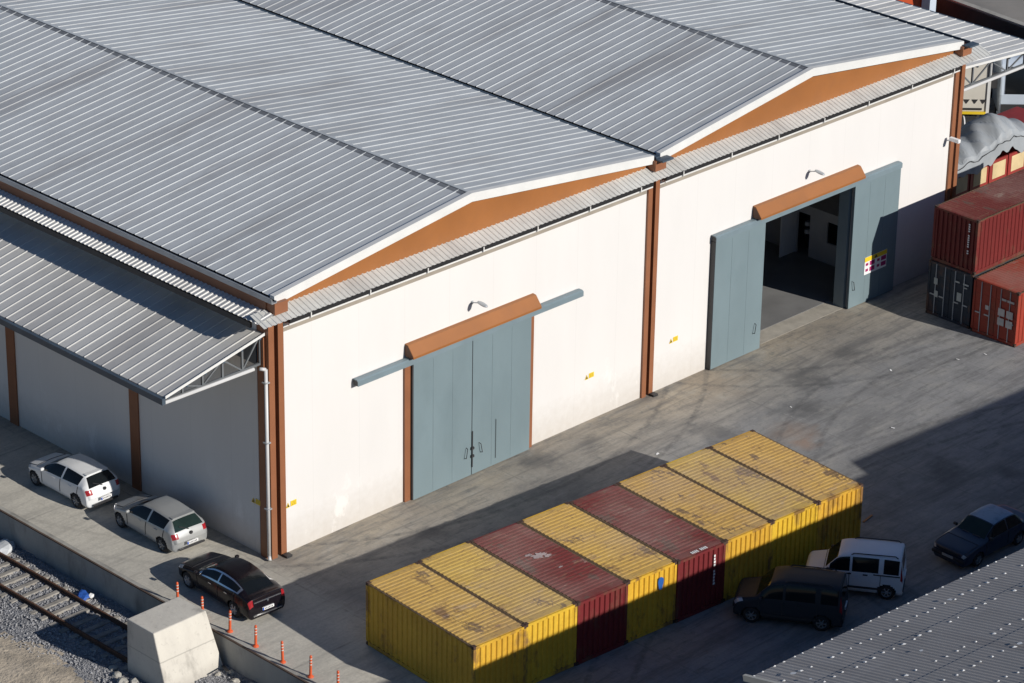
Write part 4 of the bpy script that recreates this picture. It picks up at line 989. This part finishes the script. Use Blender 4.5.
# barrier wall along the far road
dirv = Vector((-.6, -5.9, 0)).normalized(); ang = math.atan2(dirv.y, dirv.x)
t = thing('barrier_wall', 'long dark barrier wall with a grey coping beyond the canopy', 'wall', (68.0, 17.2, 0), ang)
MB().box(-60, 40, -.3, .3, 0, 1.3).build('wall_face', ASPH, t); MB().box(-60, 40, -.22, .18, 1.302, 1.4).build('coping', CONC2, t)
far = MB().box(-70, 60, .5, 3.2, .004, .008).build('road', ASPH, None, loc=(68.0, 17.2, 0), rotz=ang); struct(far)
fg = MB().box(-110, 110, 3.2, 90, .004, .010).build('far_ground', FARG, None, loc=(68.0, 17.2, 0), rotz=ang); struct(fg)
fd = MB().box(-70, 60, -7, -.5, .004, .008).build('road_shadow_band', ASPH, None, loc=(68.0, 17.2, 0), rotz=ang); struct(fd)  # black strip paints in the deep shadow beside the canopy
# orange loader and post beyond the roof
t = thing('orange_loader', 'bright orange loading machine partly seen beyond the roof edge', 'loader', (66.1, 23.1, 0), R(-45))
MB().prism([(-2.3, .5), (-2.45, 1.2), (-2.3, 2.4), (-1.8, 2.7), (1.6, 2.7), (1.8, 1.7), (1.8, .5)], 'x', -1.35, 1.3).build('hull', ORANGE, t, bevel=.2)
MB().prism([(-.6, 2.7), (-.5, 3.8), (1.2, 3.8), (1.4, 2.7)], 'x', -.9, .9).build('cab', GLASS, t); MB().box(-1.0, 1.0, -.6, 1.4, 3.8, 3.95).build('cab_roof', ORANGE, t, bevel=.04)
for x in (-.8, .75): MB().box(x - .2, x + .2, -2.48, -2.4, 1.3, 1.55).build('headlight', HEADL, t)
wt = None
for x in (-1.12, 1.08):
    for y in (-1.3, 1.0):
        wv = MB().lathe([(.0, -.22), (.3, -.22), (.48, -.2), (.5, 0), (.48, .2), (.3, .22), (0, .22)], 'x', n=20).build('wheel', BLACK, t, loc=(x, y, .5)) if wt is None else wt.copy()
        if wt is not None: COL.objects.link(wv); wv.location = (x, y, .5)
        else: wt = wv
t = thing('gate_post', 'pale post with yellow foot beside the orange loading machine', 'post', (65.4, 20.2, 0))
MB().box(-.28, .28, -.28, .28, .5, 3.2).build('post', PALEBLUE, t); MB().box(-.34, .34, -.34, .34, 0, .5).build('foot', YEL, t)

# litter on the yard
for x, y in ((17.3, -4.1), (30.5, -5.6), (26.2, -9.2), (33.5, -6.9), (24.6, -5.0), (34.8, -7.4)):
    a = random.uniform(0, 3); s1 = random.uniform(.05, .09)
    o = MB().poly([(-s1, -s1 * .6, .0), (s1, -s1 * .5, .02), (s1 * .9, s1 * .6, .035), (-s1 * .8, s1 * .5, .01)]).build('paper_scrap', WHITE, None, loc=(x, y, .008), rotz=a)
    tag(o, 'scrap of white paper lying on the open yard', 'litter', 'paper scraps on the yard')
tag(MB().box(-.35, .35, -.04, .04, 0, .03).build('wood_offcut', pbr('offcut', (.35, .16, .06), .8), None, loc=(19.2, -13.6, .004), rotz=.2), 'short brown wood offcut on the shaded yard right of the row', 'wood')

# ------------------------------------------------------------------ light, sky, camera
SUN = Vector((.19, -1.0, .47)).normalized()
el = math.asin(SUN.z); az = math.atan2(SUN.x, SUN.y)
W = bpy.data.worlds.new('World'); S.world = W; W.use_nodes = True; wn = W.node_tree; wn.nodes.clear()
sky = wn.nodes.new('ShaderNodeTexSky'); sky.sky_type = 'NISHITA'; sky.sun_disc = False; sky.sun_elevation = el; sky.sun_rotation = az; sky.ozone_density = 6.0; sky.dust_density = .2; sky.air_density = 1.0; sky.altitude = 300
bg = wn.nodes.new('ShaderNodeBackground'); bg.inputs[1].default_value = .064; wo = wn.nodes.new('ShaderNodeOutputWorld')
wn.links.new(sky.outputs[0], bg.inputs[0]); wn.links.new(bg.outputs[0], wo.inputs[0])
ld = bpy.data.lights.new('sun', 'SUN'); ld.energy = 5.0; ld.angle = R(.53); ld.color = (1.0, .95, .875)
lo_ = bpy.data.objects.new('sun', ld); COL.objects.link(lo_); lo_.rotation_euler = (-SUN).to_track_quat('-Z', 'Y').to_euler(); lo_.location = (0, -40, 60)
yaw, pitch, roll = .7912, .4354, .0164
f = Vector((math.sin(yaw) * math.cos(pitch), math.cos(yaw) * math.cos(pitch), -math.sin(pitch))); r = Vector((math.cos(yaw), -math.sin(yaw), 0)); u = r.cross(f)
r2 = r * math.cos(roll) + u * math.sin(roll); u2 = -r * math.sin(roll) + u * math.cos(roll)
cd = bpy.data.cameras.new('camera'); cd.sensor_width = 36; cd.lens = 3266.1 * 36 / 1024; cd.clip_start = 1; cd.clip_end = 3000
cam = bpy.data.objects.new('camera', cd); COL.objects.link(cam)
cam.matrix_world = Matrix(((r2.x, u2.x, -f.x, -71.5253), (r2.y, u2.y, -f.y, -83.4515), (r2.z, u2.z, -f.z, 60.3009), (0, 0, 0, 1)))
S.camera = cam
S.view_settings.view_transform = 'Standard'; S.view_settings.look = 'None'; S.view_settings.exposure = -.06; S.view_settings.gamma = 1
